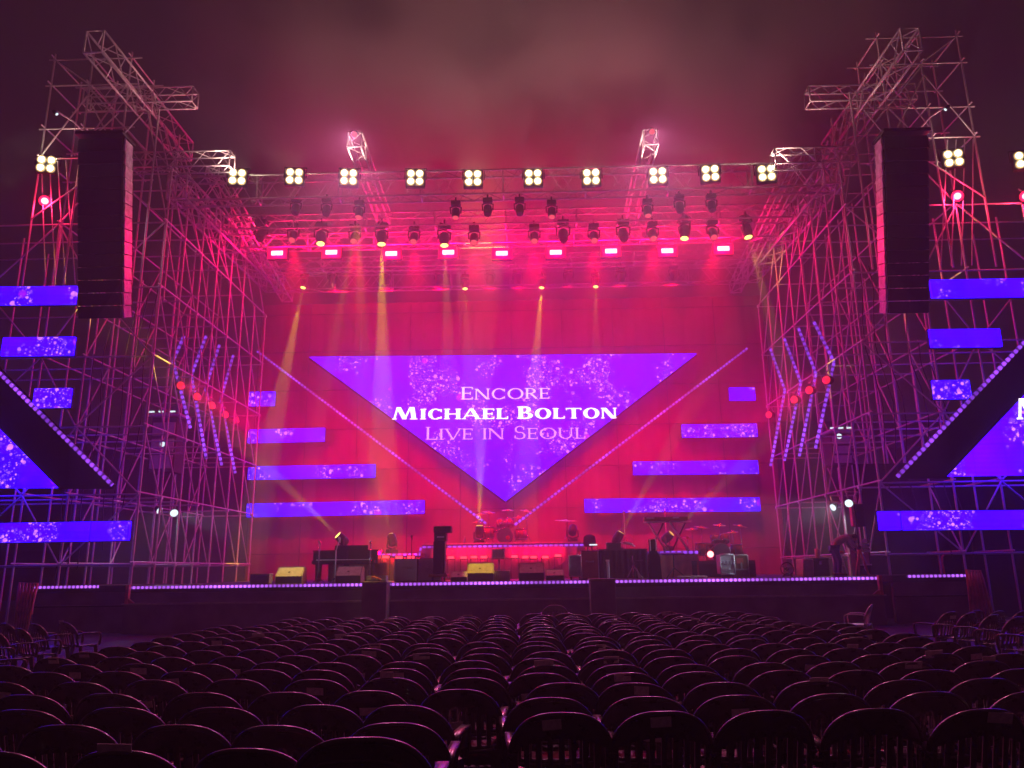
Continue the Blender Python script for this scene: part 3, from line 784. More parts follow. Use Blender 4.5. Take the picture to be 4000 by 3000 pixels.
# ------------------------------------------------------------------ lamps
def disc(mb, c, axis, r, th=.02, seg=18):
    return mb.lathe([(r * .9, -th), (r, 0), (r, th * .3)], c, axis, seg, smooth=False)
def blinder(px, py, Y, label):
    p = at(px, py, Y)
    t = thing('blinder_light', label, 'stage light', p, group='white four-lamp audience lights')
    d = (CAMPOS - p).normalized(); t.rotation_euler = (0, 0, math.atan2(d.x, -d.y) * .4)
    e = math.radians(-14)
    part('housing', MB().box((0, .14, 0), (.72, .2, .70), rot=(0, 0, 0), bev=.04), 'dark_metal', t)
    for x in (-.16, .16):
        for z in (-.16, .16):
            b = MB().lathe([(.02, .05), (.09, .03), (.108, .0), (.10, -.03)], (x, .0, z), (0, -1, -.2), 16)
            part('lamp', b, 'lamp_white', t)
            part('lamp_halo', MB().lathe([(.155, .012), (.158, .03), (.14, .04)], (x, .02, z), (0, -1, -.2), 16), 'warm_halo', t)  # glowing ring painted in as the bulb's halo
    part('yoke', MB().path([(-.4, .14, 0), (-.4, .2, .45), (.4, .2, .45), (.4, .14, 0)], .025), 'dark_metal', t)
    if True:
        lamp('blinder_glow', 'SPOT', p + Vector((0, -.3, 0)), (1.0, .58, .48), P_BLIND * (1.0 if Y > 25 else .25), size=.2, target=p + Vector((0, -.9, .8)), spot=R(150), blend=.4)
ordn = ['first', 'second', 'third', 'fourth', 'fifth', 'sixth', 'seventh', 'eighth', 'ninth', 'tenth']
for i, q in enumerate([(927, 690), (1150, 688), (1362, 691), (1622, 693), (1848, 695), (2083, 692), (2310, 690), (2570, 685), (2775, 676), (2995, 675)]):
    blinder(*q, 25.55, f'white four-lamp light on the front roof truss, {ordn[i]} of the ten from the left')
blinder(180, 640, 24.6, 'lone white four-lamp light left of the left hanging speakers')
blinder(3725, 617, 24.6, 'white four-lamp light just right of the right hanging speakers')
blinder(4003, 622, 24.6, 'white four-lamp light cut off by the right edge of the picture')

def flood(px, py, Y, label):
    p = at(px, py, Y)
    t = thing('flood_light', label, 'stage light', p, group='bright red flood lights under the roof')
    part('housing', MB().box((0, .17, .0), (.86, .22, .52), bev=.03), 'dark_metal', t)
    part('lamp', MB().box((0, .01, 0), (.50, .04, .20), bev=.015), 'lamp_flood', t)
    part('lamp_halo', MB().box((0, .035, 0), (.84, .03, .50), bev=.014), 'red_halo', t)  # glowing plate added as the red halo round the lamp
    part('yoke', MB().path([(-.37, .16, 0), (-.37, .16, .5), (.37, .16, .5), (.37, .16, 0)], .02), 'dark_metal', t)
    lamp('flood_glow', 'POINT', p + Vector((0, -.35, -.08)), FLOOD_COL, P_FLOOD, size=.25)
for i, q in enumerate([(1082, 988), (1294, 985), (1528, 990), (1751, 985), (1960, 989), (2171, 985), (2387, 980), (2607, 979), (2826, 970)]):
    flood(*q, 30.7, f'glowing red flood light under the roof, {ordn[i]} of nine from the left')

_heads = {}
def moving_head(p, lens, label, aim=None, up=False, sc=1.0, group='moving head lights on the trusses', power=0, cone=7.0, col=None, tilt=None, name='moving_head_light'):
    """p: centre of the head. aim: point in space the head looks at"""
    p = Vector(p)
    d = (Vector(aim) - p).normalized() if aim is not None else Vector((0, -.55, -.85)).normalized()
    t = thing(name, label, 'stage light', p, group=group)
    yawz = math.atan2(d.x, -d.y) if abs(d.x) + abs(d.y) > .05 else 0
    rz = Matrix.Rotation(yawz, 3, 'Z'); ld = rz.inverted() @ d
    t.rotation_euler = (0, 0, yawz)
    s_ = -1 if up else 1
    h = MB(); h.lathe([(.10 * sc, -.26 * sc), (.17 * sc, -.2 * sc), (.19 * sc, .0), (.165 * sc, .2 * sc), (.15 * sc, .24 * sc)], (0, 0, 0), ld, 18)
    head = part('head', h, 'dark_metal', t)
    b = MB(); disc(b, ld * .245 * sc, ld, .135 * sc); part('lens', b, lens, head)
    part('yoke', MB().path([(-.22 * sc, 0, 0), (-.24 * sc, 0, .28 * sc * s_), (0, 0, .36 * sc * s_), (.24 * sc, 0, .28 * sc * s_), (.22 * sc, 0, 0)], .035 * sc), 'dark_metal', t)
    part('base', MB().box((0, 0, .46 * sc * s_), (.42 * sc, .3 * sc, .2 * sc), bev=.03), 'dark_metal', t)
    if not up: part('clamp', MB().box((0, 0, .64 * sc), (.06, .08, .22 * sc)), 'dark_metal', t)
    if power:
        lamp('head_beam', 'SPOT', p + d * .32 * sc, col or YEL, power, size=.06, target=p + d * 5, spot=R(cone), blend=.35)
    return t
def from_px(a, Y, b, Y2): return at(*a, Y), at(*b, Y2)
# big heads hanging under the second truss
big = [((1020, 918), None, 0), ((1253, 930), (1240, 1250), 0), ((1490, 930), (1497, 1700), 1), ((1735, 935), (1760, 1600), .2), ((2200, 920), None, 0), ((2435, 918), None, 0), ((2675, 908), (2640, 1500), 0), ((2917, 903), (3080, 1500), .2)]
for i, (q, aimpx, pw) in enumerate(big):
    p = at(*q, 29.0); aim = at(*aimpx, 28.2) if aimpx else None
    moving_head(p, 'lamp_yellow' if aimpx else 'led_housing', f'large moving head under the second roof truss, {ordn[i]} of eight from the left' + (', yellow lens' if aimpx else ', unlit'), aim, power=P_BEAM * pw, cone=8, sc=1.15)
for i, q in enumerate([(1145, 925), (1385, 930), (1617, 931), (1852, 934), (2087, 929), (2320, 927), (2550, 919), (2785, 914)]):
    p = at(*q, 29.0)
    moving_head(p, 'lamp_dull_red', f'small wash light with a pink honeycomb lens, {ordn[i]} of eight from the left', None, group='small pink wash lights under the second truss', name='wash_light')
    lamp('wash_beam', 'SPOT', p + Vector((0, .1, -.45)), WASH_COL, P_WASH, size=.12, target=(p.x, 37.4, 0.8), spot=R(64), blend=1.0)
for i, (q, lit) in enumerate([((1155, 818), 0), ((1275, 822), 0), ((1403, 832), 1), ((1780, 834), 1), ((1905, 822), 0), ((2030, 820), 0), ((2155, 831), 1), ((2530, 826), 1), ((2655, 810), 0), ((2780, 806), 0)]):
    moving_head(at(*q, 26.1), 'lamp_dull_red' if lit else 'led_housing', f'moving head light under the front roof truss, {ordn[i]} of ten from the left' + (', lens pink' if lit else ', dark'), (Vector(at(*q, 26.1)) + Vector((0, -.3, -1))), power=0, group='moving heads under the front truss', sc=.85)
for i, q in enumerate([(1298, 1090), (1507, 1091), (1716, 1092), (1914, 1092), (2022, 1091), (2221, 1087), (2426, 1083), (2633, 1077)]):
    moving_head(at(*q, 35.2), 'lamp_dull_red', f'faint red wash light under the rearmost truss, {ordn[i]} of eight from the left', at(*q, 35.2) + Vector((0, .5, -1)), group='red wash lights under the rear truss', name='wash_light', power=P_REAR, cone=150, col=WASH_COL)
for i, (q, aimpx, pw, Y2) in enumerate([((1187, 1108), (1105, 1500), .8, 34.4), ((1816, 1112), (1832, 1500), .12, 34.4), ((2117, 1108), (2085, 1500), .6, 34.4), ((2327, 1104), (2328, 1500), .1, 34.4)]):
    moving_head(at(*q, 35.0), 'lamp_yellow', f'small yellow beam light under the rearmost truss, {ordn[i]} of four from the left', at(*aimpx, Y2), group='yellow beam lights under the rear truss', power=P_BEAM * pw, cone=8.5, sc=.9)
# side spots: round red lamps on both scaffolds
for s, side, ps in ((-1, 'left', [(706, 1506), (770, 1549), (828, 1584), (880, 1619), (922, 1641)]), (1, 'right', [(3228, 1484), (3161, 1524), (3102, 1561), (3003, 1620)])):
    for k, q in enumerate(ps):
        Y = 27.2 + 1.5 * k if k < 4 or s < 0 else 33
        if s > 0 and k == 3: Y = 33.2
        p = at(*q, Y)
        t = thing('scaffold_par_light', f'round red lamp fixed to the {side} scaffold, {ordn[k]} from the audience', 'stage light', p, group='round red lamps on the scaffolds')
        d = Vector((-s * .75, -.62, -.08)).normalized()
        h = MB().lathe([(.1, -.34), (.15, -.28), (.18, -.02), (.16, -.01)], (0, 0, 0), d, 18); part('can', h, 'dark_metal', t)
        b = MB(); disc(b, (0, 0, 0), d, .155); part('lens', b, 'lamp_spot_red', t)
        part('yoke', MB().path([(0, 0, .26), Vector((s * .2, .25, .4)), Vector((s * .35, .3, .1))], .025), 'galvanised', t)
        lamp('par_glow', 'SPOT', p + d * .08, (1, .0, .10), P_SIDE, size=.1, target=p + Vector((-s * 1.0, .45, -.22)), spot=R(120), blend=.9)
for q, lab in (((175, 785), 'round glowing red lamp on the far left scaffold under the white lights'), ((3740, 766), 'round glowing red lamp on the far right scaffold under the white lights'), ((4008, 766), 'red lamp cut off by the right edge of the picture')):
    p = at(*q, 24.7)
    t = thing('ball_light', lab, 'stage light', p, group='round red lamps beside the speaker towers')
    d = (CAMPOS - p).normalized()
    part('can', MB().lathe([(.14, -.34), (.2, -.28), (.22, -.02), (.2, -.01)], (0, 0, 0), d, 18), 'dark_metal', t)
    b = MB(); disc(b, d * .01, d, .115); part('lens', b, 'lamp_ball_red', t)
    b = MB(); disc(b, (0, 0, 0), d, .19); part('lamp_halo', b, 'red_halo', t)  # glowing disc added as the red halo behind the lens
    part('bracket', MB().path([(0, .1, .2), (0, .3, .42)], .03), 'galvanised', t)
    lamp('ball_glow', 'POINT', p + d * .3, (1, .02, .09), 110, size=.15)
# cold white work lamps inside the scaffold bases
for q, Y, rr, lab, dr in (((623, 1994), 28.0, .12, 'slim tilted white work lamp inside the left scaffold', (.8, -.3, -.5)), ((680, 2004), 24.4, .12, 'oval white work lamp inside the left scaffold next to the slim one', (.45, -.7, -.4)), ((3254, 1982), 28.0, .12, 'slim tilted white work lamp inside the right scaffold', (-.8, -.4, -.4)), ((3316, 1966), 24.4, .12, 'oval white work lamp on the right scaffold post', (-.5, -.75, -.3)),
                    ((635, 1735), 31, .11, 'bright greenish-white lamp on the cabin behind the left scaffold', (0, -1, 0)), ((3278, 1704), 31, .11, 'bright greenish-white lamp on the cabin behind the right scaffold', (0, -1, 0))):
    p = at(*q, Y); d = Vector(dr).normalized()
    t = thing('work_light', lab, 'work light', p, group='white work lamps in the scaffolds')
    part('shade', MB().lathe([(.06, -.22), (rr * .7, -.18), (rr * 1.08, -.02), (rr, 0)], (0, 0, 0), d, 16), 'dark_metal', t)
    b = MB(); disc(b, (0, 0, 0), d, rr); part('lamp', b, 'lamp_work', t)
    part('hook', MB().path([(0, 0, rr), (0, .15, rr + .3)], .02), 'galvanised', t)
    sx_ = 1 if q[0] < 2000 else -1
    if Y < 25: lamp('work_glow', 'SPOT', p + d * .1, (.72, .82, 1.0), P_WORK * (.55 if sx_ > 0 else 1), size=.1, target=p + Vector((sx_ * 10, 1.5, -1.9)), spot=R(50), blend=.8)
    elif Y < 29: lamp('work_glow', 'SPOT', p + d * .06, (.75, .95, 1.0), P_WORK * .09, size=.1, target=p + Vector((d.x * .15, -.35, -1.0)), spot=R(150), blend=.6)
# lamp cabins behind the scaffolds
for s, side, (l, r_, t0, b0) in ((-1, 'left', (583, 684, 1628, 1842)), (1, 'right', (3250, 3330, 1692, 1815))):
    Y = 31.6; c = at((l + r_) / 2, (t0 + b0) / 2, Y); w_ = abs(at(r_, t0, Y).x - at(l, t0, Y).x); h = at(l, t0, Y).z - at(l, b0, Y).z
    t = thing('followspot_cabin', f'pale panelled lamp cabin behind the {side} scaffold', 'cabin', (c.x, Y, c.z - h / 2))
    part('wall', MB().box((0, .5, h / 2), (w_, .9, h), bev=.03), 'concrete', t)
    for k in range(3): part('panel', MB().box((0, .02, h * (.18 + .3 * k)), (w_ * .86, .05, h * .24), bev=.02), 'white_cloth', t)
    part('roof', MB().box((0, .4, h + .08), (w_ * 1.25, 1.3, .12), bev=.02), 'galvanised', t)
    for k in range(3): part('roof_strip_light', MB().box((-w_ * .45 + k * w_ * .4, -.2, h + .19), (w_ * .22, .08, .05)), 'lamp_work', t)

for side, q, ye in (('left middle', (1384, 524), 24.85), ('right middle', (2547, 514), 24.85)):
    p = at(*q, ye)
    t = thing('truss_end_lamp', f'small lamp on the open end of the {side} truss arm', 'stage light', p)
    d = Vector((0, -.75, -.65)).normalized()
    part('can', MB().lathe([(.06, -.26), (.11, -.2), (.12, 0)], (0, 0, 0), d, 14), 'dark_metal', t)
    b = MB(); disc(b, (0, 0, 0), d, .10); part('lens', b, 'lamp_dull_red', t)
    part('clamp', MB().path([(0, 0, .1), (0, .12, .2)], .03), 'aluminium', t)
    lamp('crowd_beam', 'SPOT', p + d * .1, (1.0, .24, .55), P_CROWD, size=.12, target=(p.x * .7, 8.5, 0), spot=R(64), blend=.9)
# the front-truss heads that throw the yellow pools on the stage front
for q, tgt, cone_, pw in (((1403, 832), (1128, 2232, 24.95), 5, 1.7), ((1403, 832), (1452, 2300, 23.9), 6.5, 1.3), ((1780, 834), (1876, 2212, 24.95), 5, 1.3)):
    p = at(*q, 26.1) + Vector((0, -.2, -.4))
    lamp('pool_beam', 'SPOT', p, (1.0, .66, .02), P_POOL * pw, size=.08, target=at(*tgt), spot=R(cone_), blend=.25)
# white lamps at the front of both tower tops
for s, side, q in ((-1, 'left', (222, 446)), (1, 'right', (3693, 428))):
    p = at(*q, 22.9)
    t = thing('tower_spot', f'tiny white lamp on the outer edge of the {side} tower top', 'stage light', p)
    d = Vector((-s * 1.0, .14, -1.0)).normalized()
    part('can', MB().lathe([(.03, -.2), (.06, -.15), (.06, 0)], (0, 0, 0), d, 12), 'dark_metal', t)
    b = MB(); disc(b, (0, 0, 0), d, .05); part('lens', b, 'lamp_work', t)
    part('bracket', MB().path([(0, 0, .1), (0, .9, .3), (0, 1.7, .3)], .03), 'galvanised', t)
    lamp('tower_beam', 'SPOT', p + d * .2, (.8, .72, 1.0), P_TOWER, size=.15, target=(CX + s * 3, 26.5, 2.0), spot=R(34), blend=.7)
# ------------------------------------------------------------------ things on the stage
def span(l, r_, top, bot, Y):
    """centre x, width, z of top and bottom of a picture rectangle standing at depth Y"""
    a, b = at(l, (top + bot) / 2, Y), at(r_, (top + bot) / 2, Y)
    return (a.x + b.x) / 2, b.x - a.x, at((l + r_) / 2, top, Y).z, at((l + r_) / 2, bot, Y).z
def wedge(l, r_, top, Y, label, m='wedge_paint', face=.55, group='monitor wedges along the stage front'):
    x, w_, z, _ = span(l, r_, top, 2260, Y)
    h = z - DECK
    t = thing('monitor_wedge', label, 'monitor speaker', (x, Y, DECK), group=group)
    part('cabinet', MB().prism_x([(0.0, 0.0), (0.0, h * .42), (.30, h), (.50, h * .9), (.56, 0)], -w_ / 2, w_ / 2), 'tolex', t)
    a = math.atan2(h * .58, .30)
    part('grille', MB().box((0, .15 - .012, h * .71), (w_ * .96, math.hypot(.30, h * .58) * .94, .02), rot=(a, 0, 0)), m, t)
    part('rim', MB().box((0, .31, h + .012), (w_ * 1.01, .06, .025)), m, t)
    for q in (-1, 1): part('side_panel', MB().prism_x([(-.01, 0.0), (-.01, h * .42), (.30, h + .01), (.50, h * .9), (.56, 0)], q * (w_ / 2 + .0005), q * (w_ / 2 + .02)), m, t)
    part('badge', MB().box((-.02, .15 - .03, h * .71), (.07, .05, .012), rot=(a, 0, 0)), 'tolex', t)
    return t
wedge(1078, 1178, 2216, 25.0, 'wedge monitor speaker lit yellow, left of the grand piano')
wedge(1312, 1408, 2213, 24.9, 'red-lit wedge monitor speaker in front of the grand piano')
wedge(1826, 1926, 2200, 25.0, 'wedge monitor speaker lit bright yellow at the middle of the stage front')
wedge(2028, 2124, 2200, 25.0, 'red-lit wedge monitor speaker right of the stage centre')
wedge(1762, 1822, 2233, 24.7, 'low small wedge with a yellow-lit corner beside the tall covered rack')
wedge(2134, 2202, 2226, 24.8, 'low black wedge with a red-lit rim beside the grey flight case')

def box_on_deck(name, l, r_, top, bot, Y, label, cat, body, extra=None, dep=.5, group=None, bev=.02, zb=None):
    x, w_, z, z0 = span(l, r_, top, bot, Y)
    zb = DECK if zb is None else zb
    t = thing(name, label, cat, (x, Y, zb), group=group)
    part('body', MB().box((0, dep / 2, (z - zb) / 2), (w_, dep, z - zb), bev=bev), body, t)
    return t, w_, z - zb
t, w_, h = box_on_deck('power_box', 976, 1052, 2246, 2268, 24.7, 'low pale box with a bright top edge at the left stage front', 'box', 'case_grey', dep=.35)
part('lid', MB().box((0, .17, h + .02), (w_ * 1.03, .38, .04), bev=.01), 'wedge_paint', t); part('foot', MB().box((w_ * .48, -.03, h * .5), (.05, .05, h)), 'wedge_paint', t)
# tray with sandals on the left block
x, w_, z, _ = span(1440, 1512, 2240, 2262, 23.8)
t = thing('open_tray', 'shallow grey tray with red straps lying on the left stage block', 'tray', (x, 23.75, DECK + .05))
part('base', MB().box((0, 0, .02), (w_, .4, .04)), 'case_grey', t)
for (cx_, cy_, sx_, sy_) in ((0, -.19, w_, .02), (0, .19, w_, .02), (-w_ / 2, 0, .02, .4), (w_ / 2, 0, .02, .4)):
    part('wall', MB().box((cx_, cy_, .09), (sx_, sy_, .16)), 'case_grey', t)
part('strap', MB().path([(-.22, -.1, .05), (-.1, -.21, .14), (.05, -.21, .1), (.15, -.21, .05)], .03), 'sticker_red', t)

# grand piano
x, w_, z, _ = span(1222, 1475, 2150, 2265, 26.0)
pz = span(1222, 1475, 2146, 2265, 26.0)[2] - DECK
t = thing('grand_piano', 'black concert grand piano seen from the keyboard side, its lid shut', 'piano', (x, 26.0, DECK))
outline = [(-w_ / 2, 0), (w_ / 2, 0), (w_ / 2, .5), (w_ * .46, 1.0), (w_ * .2, 1.5), (0, 1.75), (-w_ * .3, 1.8), (-w_ / 2, 1.5)]
def slab(pts, z0, z1):
    n = len(pts); b = MB()
    b.add([(p[0], p[1], z0) for p in pts] + [(p[0], p[1], z1) for p in pts], [tuple(range(n)), tuple(range(2 * n - 1, n - 1, -1))] + [(i, (i + 1) % n, n + (i + 1) % n, n + i) for i in range(n)])
    return b
part('case', slab(outline, pz * .55, pz * .93), 'lacquer', t)
part('lid', slab([(p[0] * 1.02, p[1] * 1.01 - .01) for p in outline], pz * .94, pz * .98), 'lacquer', t)
part('music_desk', MB().box((w_ * .05, .35, pz * 1.06), (w_ * .52, .03, pz * .14), rot=(-.3, 0, 0)), 'lacquer', t)
kb = part('key_bed', MB().box((0, -.16, pz * .62), (w_ * .96, .34, pz * .1), bev=.02), 'lacquer', t)
part('keys', MB().box((0, -.2, pz * .68), (w_ * .84, .16, .03)), 'white_plastic', kb)
for (lx, ly) in ((-w_ * .42, .1), (w_ * .40, .1), (-w_ * .15, 1.6)):
    lg = part('leg', MB().box((lx, ly, pz * .30), (.16, .16, pz * .52), taper=1.2, bev=.02), 'lacquer', t)
    part('caster', MB().lathe([(.05, -.02), (.05, .02)], (lx, ly, .05), (1, 0, 0), 10), 'chrome', lg)
part('pedal_lyre', MB().prism([(-.14, .12), (.14, .12), (.08, pz * .55), (-.08, pz * .55)], .18, .24), 'lacquer', t)
x2, w2, _, _ = span(1290, 1440, 2150, 2265, 25.7)
t = thing('red_cloth_panel', 'dull red cloth panel hanging under the grand piano', 'cloth', (x2, 26.9, DECK))
part('cloth', MB().add([(-1.0 + .1 * i, .05 * math.sin(i * 1.3), zz) for i in range(21) for zz in (0.02, .62)], [(2 * i, 2 * i + 2, 2 * i + 3, 2 * i + 1) for i in range(20)], True), 'red_cloth', t)
part('rail', MB().tube((-1.0, 0, .63), (1.0, 0, .63), .025), 'sticker_red', t)

def mic_stand(px, Y, top, label, boom=None, m='chrome', z0=None, rad=.022, base_r=.22):
    p = at(px, 2200, Y); zt = at(px, top, Y).z; zb = DECK if z0 is None else z0
    t = thing('mic_stand', label, 'microphone stand', (p.x, Y, zb), group='microphone stands on stage')
    H = zt - zb
    part('pole', MB().tube((0, 0, .05), (0, 0, H), rad), m, t)
    for k in range(3):
        a = k * 2.094 + .5
        part('foot', MB().path([(0, 0, .16), (math.cos(a) * base_r, math.sin(a) * base_r, .02)], .016), 'dark_metal', t)
    if boom:
        part('boom', MB().tube((0, 0, H), boom, .016), m, t); e = Vector(boom)
    else: e = Vector((0, 0, H))
    part('microphone', MB().lathe([(.02, -.12), (.03, 0), (.045, .05), (.03, .1)], e, (0, -.5, .6), 10), m, t)
mic_stand(1245, 25.3, 2120, 'silver microphone stand at the left end of the piano keyboard')
mic_stand(1446, 25.5, 2122, 'pale silver microphone stand right of the piano')
mic_stand(1311, 25.2, 2150, 'thin stand with a slanting red boom in front of the piano', boom=(.1, 0, 1.15 + .2), m='piping', rad=.018)
mic_stand(1607, 27.5, 2100, 'thin black microphone stand behind the left speaker cabinets', m='dark_metal', rad=.018)
mic_stand(2446, 29.5, 2003, 'tall thin stand between the amplifier and the keyboard', m='piping', rad=.018)
mic_stand(2609, 31.5, 2000, 'tall thin pole behind the keyboard', m='piping', rad=.018)

def script_logo(parent, w_, x, y, z, m='piping'):
    """cursive maker's script, one pen line"""
    L = [(0, .1), (.04, .55), (.10, 1), (.14, .4), (.20, .25), (.27, 1), (.30, .05), (.34, .35), (.40, .45), (.36, .05), (.43, .1), (.46, .45), (.50, .35), (.53, .05), (.55, .45), (.60, .4), (.57, .15), (.61, .05), (.66, .85), (.67, .05), (.71, .42), (.74, .05), (.80, .42), (.77, .05), (.84, .08), (.89, 1), (.88, .1), (.92, .1), (.98, 1.05), (.97, .1), (1.0, .12)]
    b = MB().path([(x + (a - .5) * w_, y, z + (c - .5) * w_ * .26) for a, c in L], w_ * .022, 5)
    return part('logo', b, m, parent)
def guitar_cab(l, r_, top, bot, Y, label, grille='grille_cloth', logo=True):
    t, w_, h = box_on_deck('guitar_cabinet', l, r_, top, bot, Y, label, 'speaker cabinet', 'tolex', group='guitar speaker cabinets', bev=.03)
    part('grille', MB().box((0, -.01, h * .5), (w_ * .88, .04, h * .92), bev=.01), grille, t)
    for q in (-1, 1): part('edge_strip', MB().box((q * w_ * .465, -.02, h * .5), (.035, .05, h * .96)), 'piping', t)
    if logo: script_logo(t, w_ * .42, w_ * .0, -.045, h * .62)
    for q in (-1, 1): part('foot', MB().box((q * w_ * .4, .1, .0), (.08, .08, .03)), 'dark_metal', t)
    return t
guitar_cab(1540, 1629, 2182, 2266, 25.6, 'dark guitar speaker cabinet with white script badge, left of the tall rack')
guitar_cab(1634, 1724, 2180, 2266, 25.7, 'dark guitar speaker cabinet half hidden behind the tall covered rack')
guitar_cab(2268, 2340, 2150, 2248, 25.4, 'tall guitar speaker cabinet lit red with white script badge', grille='red_cloth')

# tall covered rack with amplifiers on it
x, w_, z, _ = span(1690, 1736, 2113, 2240, 25.2)
t = thing('covered_rack', 'tall narrow rack under a black cover with amplifier heads on top', 'equipment rack', (x, 25.2, DECK))
h = z - DECK
part('cover', MB().box((0, .35, .24 + (h - .24) / 2), (w_, .6, h - .24), bev=.04, taper=.97), 'black_cloth', t)
part('edge_strip', MB().box((w_ / 2 + .01, .1, .24 + (h - .24) / 2), (.03, .06, h - .3)), 'piping', t)  # pale strip stands in for light along the cover's edge
dl = part('dolly', MB().box((-.02, .35, .19), (w_ * 1.55, .8, .09), bev=.01), 'wood', t)
for q in (-1, 1): part('wheel', MB().lathe([(.07, -.025), (.07, .025)], (q * w_ * .5, .1, .075), (1, 0, 0), 12), 'dark_metal', dl)
z2_, z3_ = span(1690, 1736, 2081, 2240, 25.2)[2] - DECK, span(1690, 1736, 2056, 2240, 25.2)[2] - DECK
part('lower_amplifier', MB().box((.03, .35, (h + z2_) / 2), (w_ * 1.05, .5, z2_ - h - .01), bev=.02), 'tolex', t)
part('control_panel', MB().box((.05, .09, (h + z2_) / 2), (w_ * .6, .03, .05)), 'piping', t)
part('upper_amplifier', MB().box((.10, .35, (z2_ + z3_) / 2), (w_ * 1.5, .55, z3_ - z2_ - .01), bev=.02), 'tolex', t)
part('top_edge', MB().box((.10, .35, z3_ + .01), (w_ * 1.46, .5, .02)), 'wedge_paint', t)

# laptop on a stand and a milk crate below it
x, w_, z, _ = span(1922, 1966, 2147, 2262, 25.6)
zt = at(1945, 2183, 25.6).z - DECK
t = thing('laptop_stand', 'single-pole stand with a small shelf holding a laptop', 'stand', (at(1950, 2220, 25.6).x, 25.6, DECK))
part('shelf', MB().box((0, 0, zt), (.66, .4, .03)), 'wedge_paint', t)
part('pole', MB().tube((0, .05, .02), (0, .05, zt), .03), 'chrome', t)
part('foot', MB().lathe([(.2, 0), (.2, .02), (.04, .05)], (0, .05, 0)), 'dark_metal', t)
lt = thing('laptop', 'open laptop on the pole stand, its pale screen edge catching light', 'laptop', (x, 25.6, DECK + zt + .02))
part('keyboard', MB().box((.05, -.05, .015), (w_, .28, .03), bev=.005), 'case_silver', lt)
part('screen', MB().box((0, .12, (z - DECK - zt) / 2), (w_, .02, z - DECK - zt - .02), bev=.008), 'grille_cloth', lt)
part('edge', MB().box((w_ / 2 + .02, .12, (z - DECK - zt) / 2), (.05, .03, z - DECK - zt - .02)), 'case_silver', lt)
x, w_, z, _ = span(1932, 1990, 2231, 2262, 25.0)
h = z - DECK
t = thing('milk_crate', 'open mesh crate under the laptop stand', 'crate', (x, 25.0, DECK))
for (cx_, cy_, sx_, sy_) in ((-w_ / 2, .2, .03, .4), (w_ / 2, .2, .03, .4), (0, .4, w_, .03)):
    part('wall', MB().box((cx_, cy_, h / 2), (sx_, sy_, h)), 'wedge_paint', t)
part('base', MB().box((0, .2, .015), (w_, .4, .03)), 'wedge_paint', t)
part('rim', MB().path([(-w_ / 2, 0, h), (w_ / 2, 0, h), (w_ / 2, .4, h), (-w_ / 2, .4, h), (-w_ / 2, 0, h)], .02, 5), 'wedge_paint', t)
for k in range(9):
    f_ = -w_ / 2 + w_ * k / 8
    if k < 8: part('mesh_wire', MB().tube((f_, 0, 0.02), (f_ + w_ / 8, 0, h), .008, 4), 'wedge_paint', t)
    if k > 0: part('mesh_wire', MB().tube((f_, -.01, 0.02), (f_ - w_ / 8, -.01, h), .008, 4), 'wedge_paint', t)

# cases on the right of the centre
def flight_case(l, r_, top, bot, Y, label, m, edge='case_silver', wheels=True, rz=0, rx=0, latches=True, dep=.55):
    x, w_, z, z0 = span(l, r_, top, bot, Y)
    h = z - DECK - (.12 if wheels else 0); zo = .12 if wheels else 0
    t = thing('flight_case', label, 'flight case', (x, Y, DECK), rz, group='flight cases on stage')
    t.rotation_euler = (rx, 0, rz)
    part('body', MB().box((0, dep / 2, zo + h / 2), (w_, dep, h), bev=.02), m, t)
    for (a, c) in (((-1, 0), (-1, 1)), ((1, 0), (1, 1)), ((-1, 1), (1, 1)), ((-1, 0), (1, 0))):
        part('edging', MB().tube((a[0] * w_ / 2, 0, zo + a[1] * h), (c[0] * w_ / 2, 0, zo + c[1] * h), .028, 6), edge, t)
    if latches:
        for q in (-1, 0, 1): part('latch', MB().box((q * w_ * .26, -.012, zo + h * .6), (w_ * .16, .03, .11), bev=.01), edge, t)
        for q in (-1, 1): part('handle', MB().path([(q * w_ * .24 - .05, -.02, zo + h * .30), (q * w_ * .24 - .05, -.06, zo + h * .18), (q * w_ * .24 + .05, -.06, zo + h * .18), (q * w_ * .24 + .05, -.02, zo + h * .30)], .014, 5), edge, t)
    if wheels:
        for q in (-1, 1): part('wheel', MB().lathe([(.055, -.025), (.055, .025)], (q * w_ * .36, .08, .055), (1, 0, 0), 12), 'dark_metal', t)
    return t, w_, h
flight_case(2224, 2270, 2170, 2256, 25.1, 'blue-grey flight case on wheels left of the tall red-lit cabinet', 'case_grey', latches=False)
flight_case(2815, 2868, 2166, 2252, 25.3, 'bright silver flight case with latches and handles', 'case_silver')
t, w_, h = flight_case(2870, 2922, 2168, 2242, 25.6, 'dark wooden rack case with a red sticker next to the silver case', 'wood', edge='wedge_paint', wheels=False, latches=False)
part('sticker', MB().box((-.04, -.02, h * .74), (w_ * .5, .02, h * .24)), 'sticker_red', t)
part('crossbar', MB().box((0, -.015, h * .36), (w_, .04, .05)), 'wedge_paint', t)
part('crossbar', MB().box((0, -.015, h * .52), (.05, .035, .22)), 'wedge_paint', t)
t, w_, h = flight_case(3132, 3176, 2186, 2246, 24.9, 'small pink-lit case standing tilted near the right end of the stage', 'case_pink', edge='case_pink', wheels=False, rz=.35, rx=.1, latches=True, dep=.35)
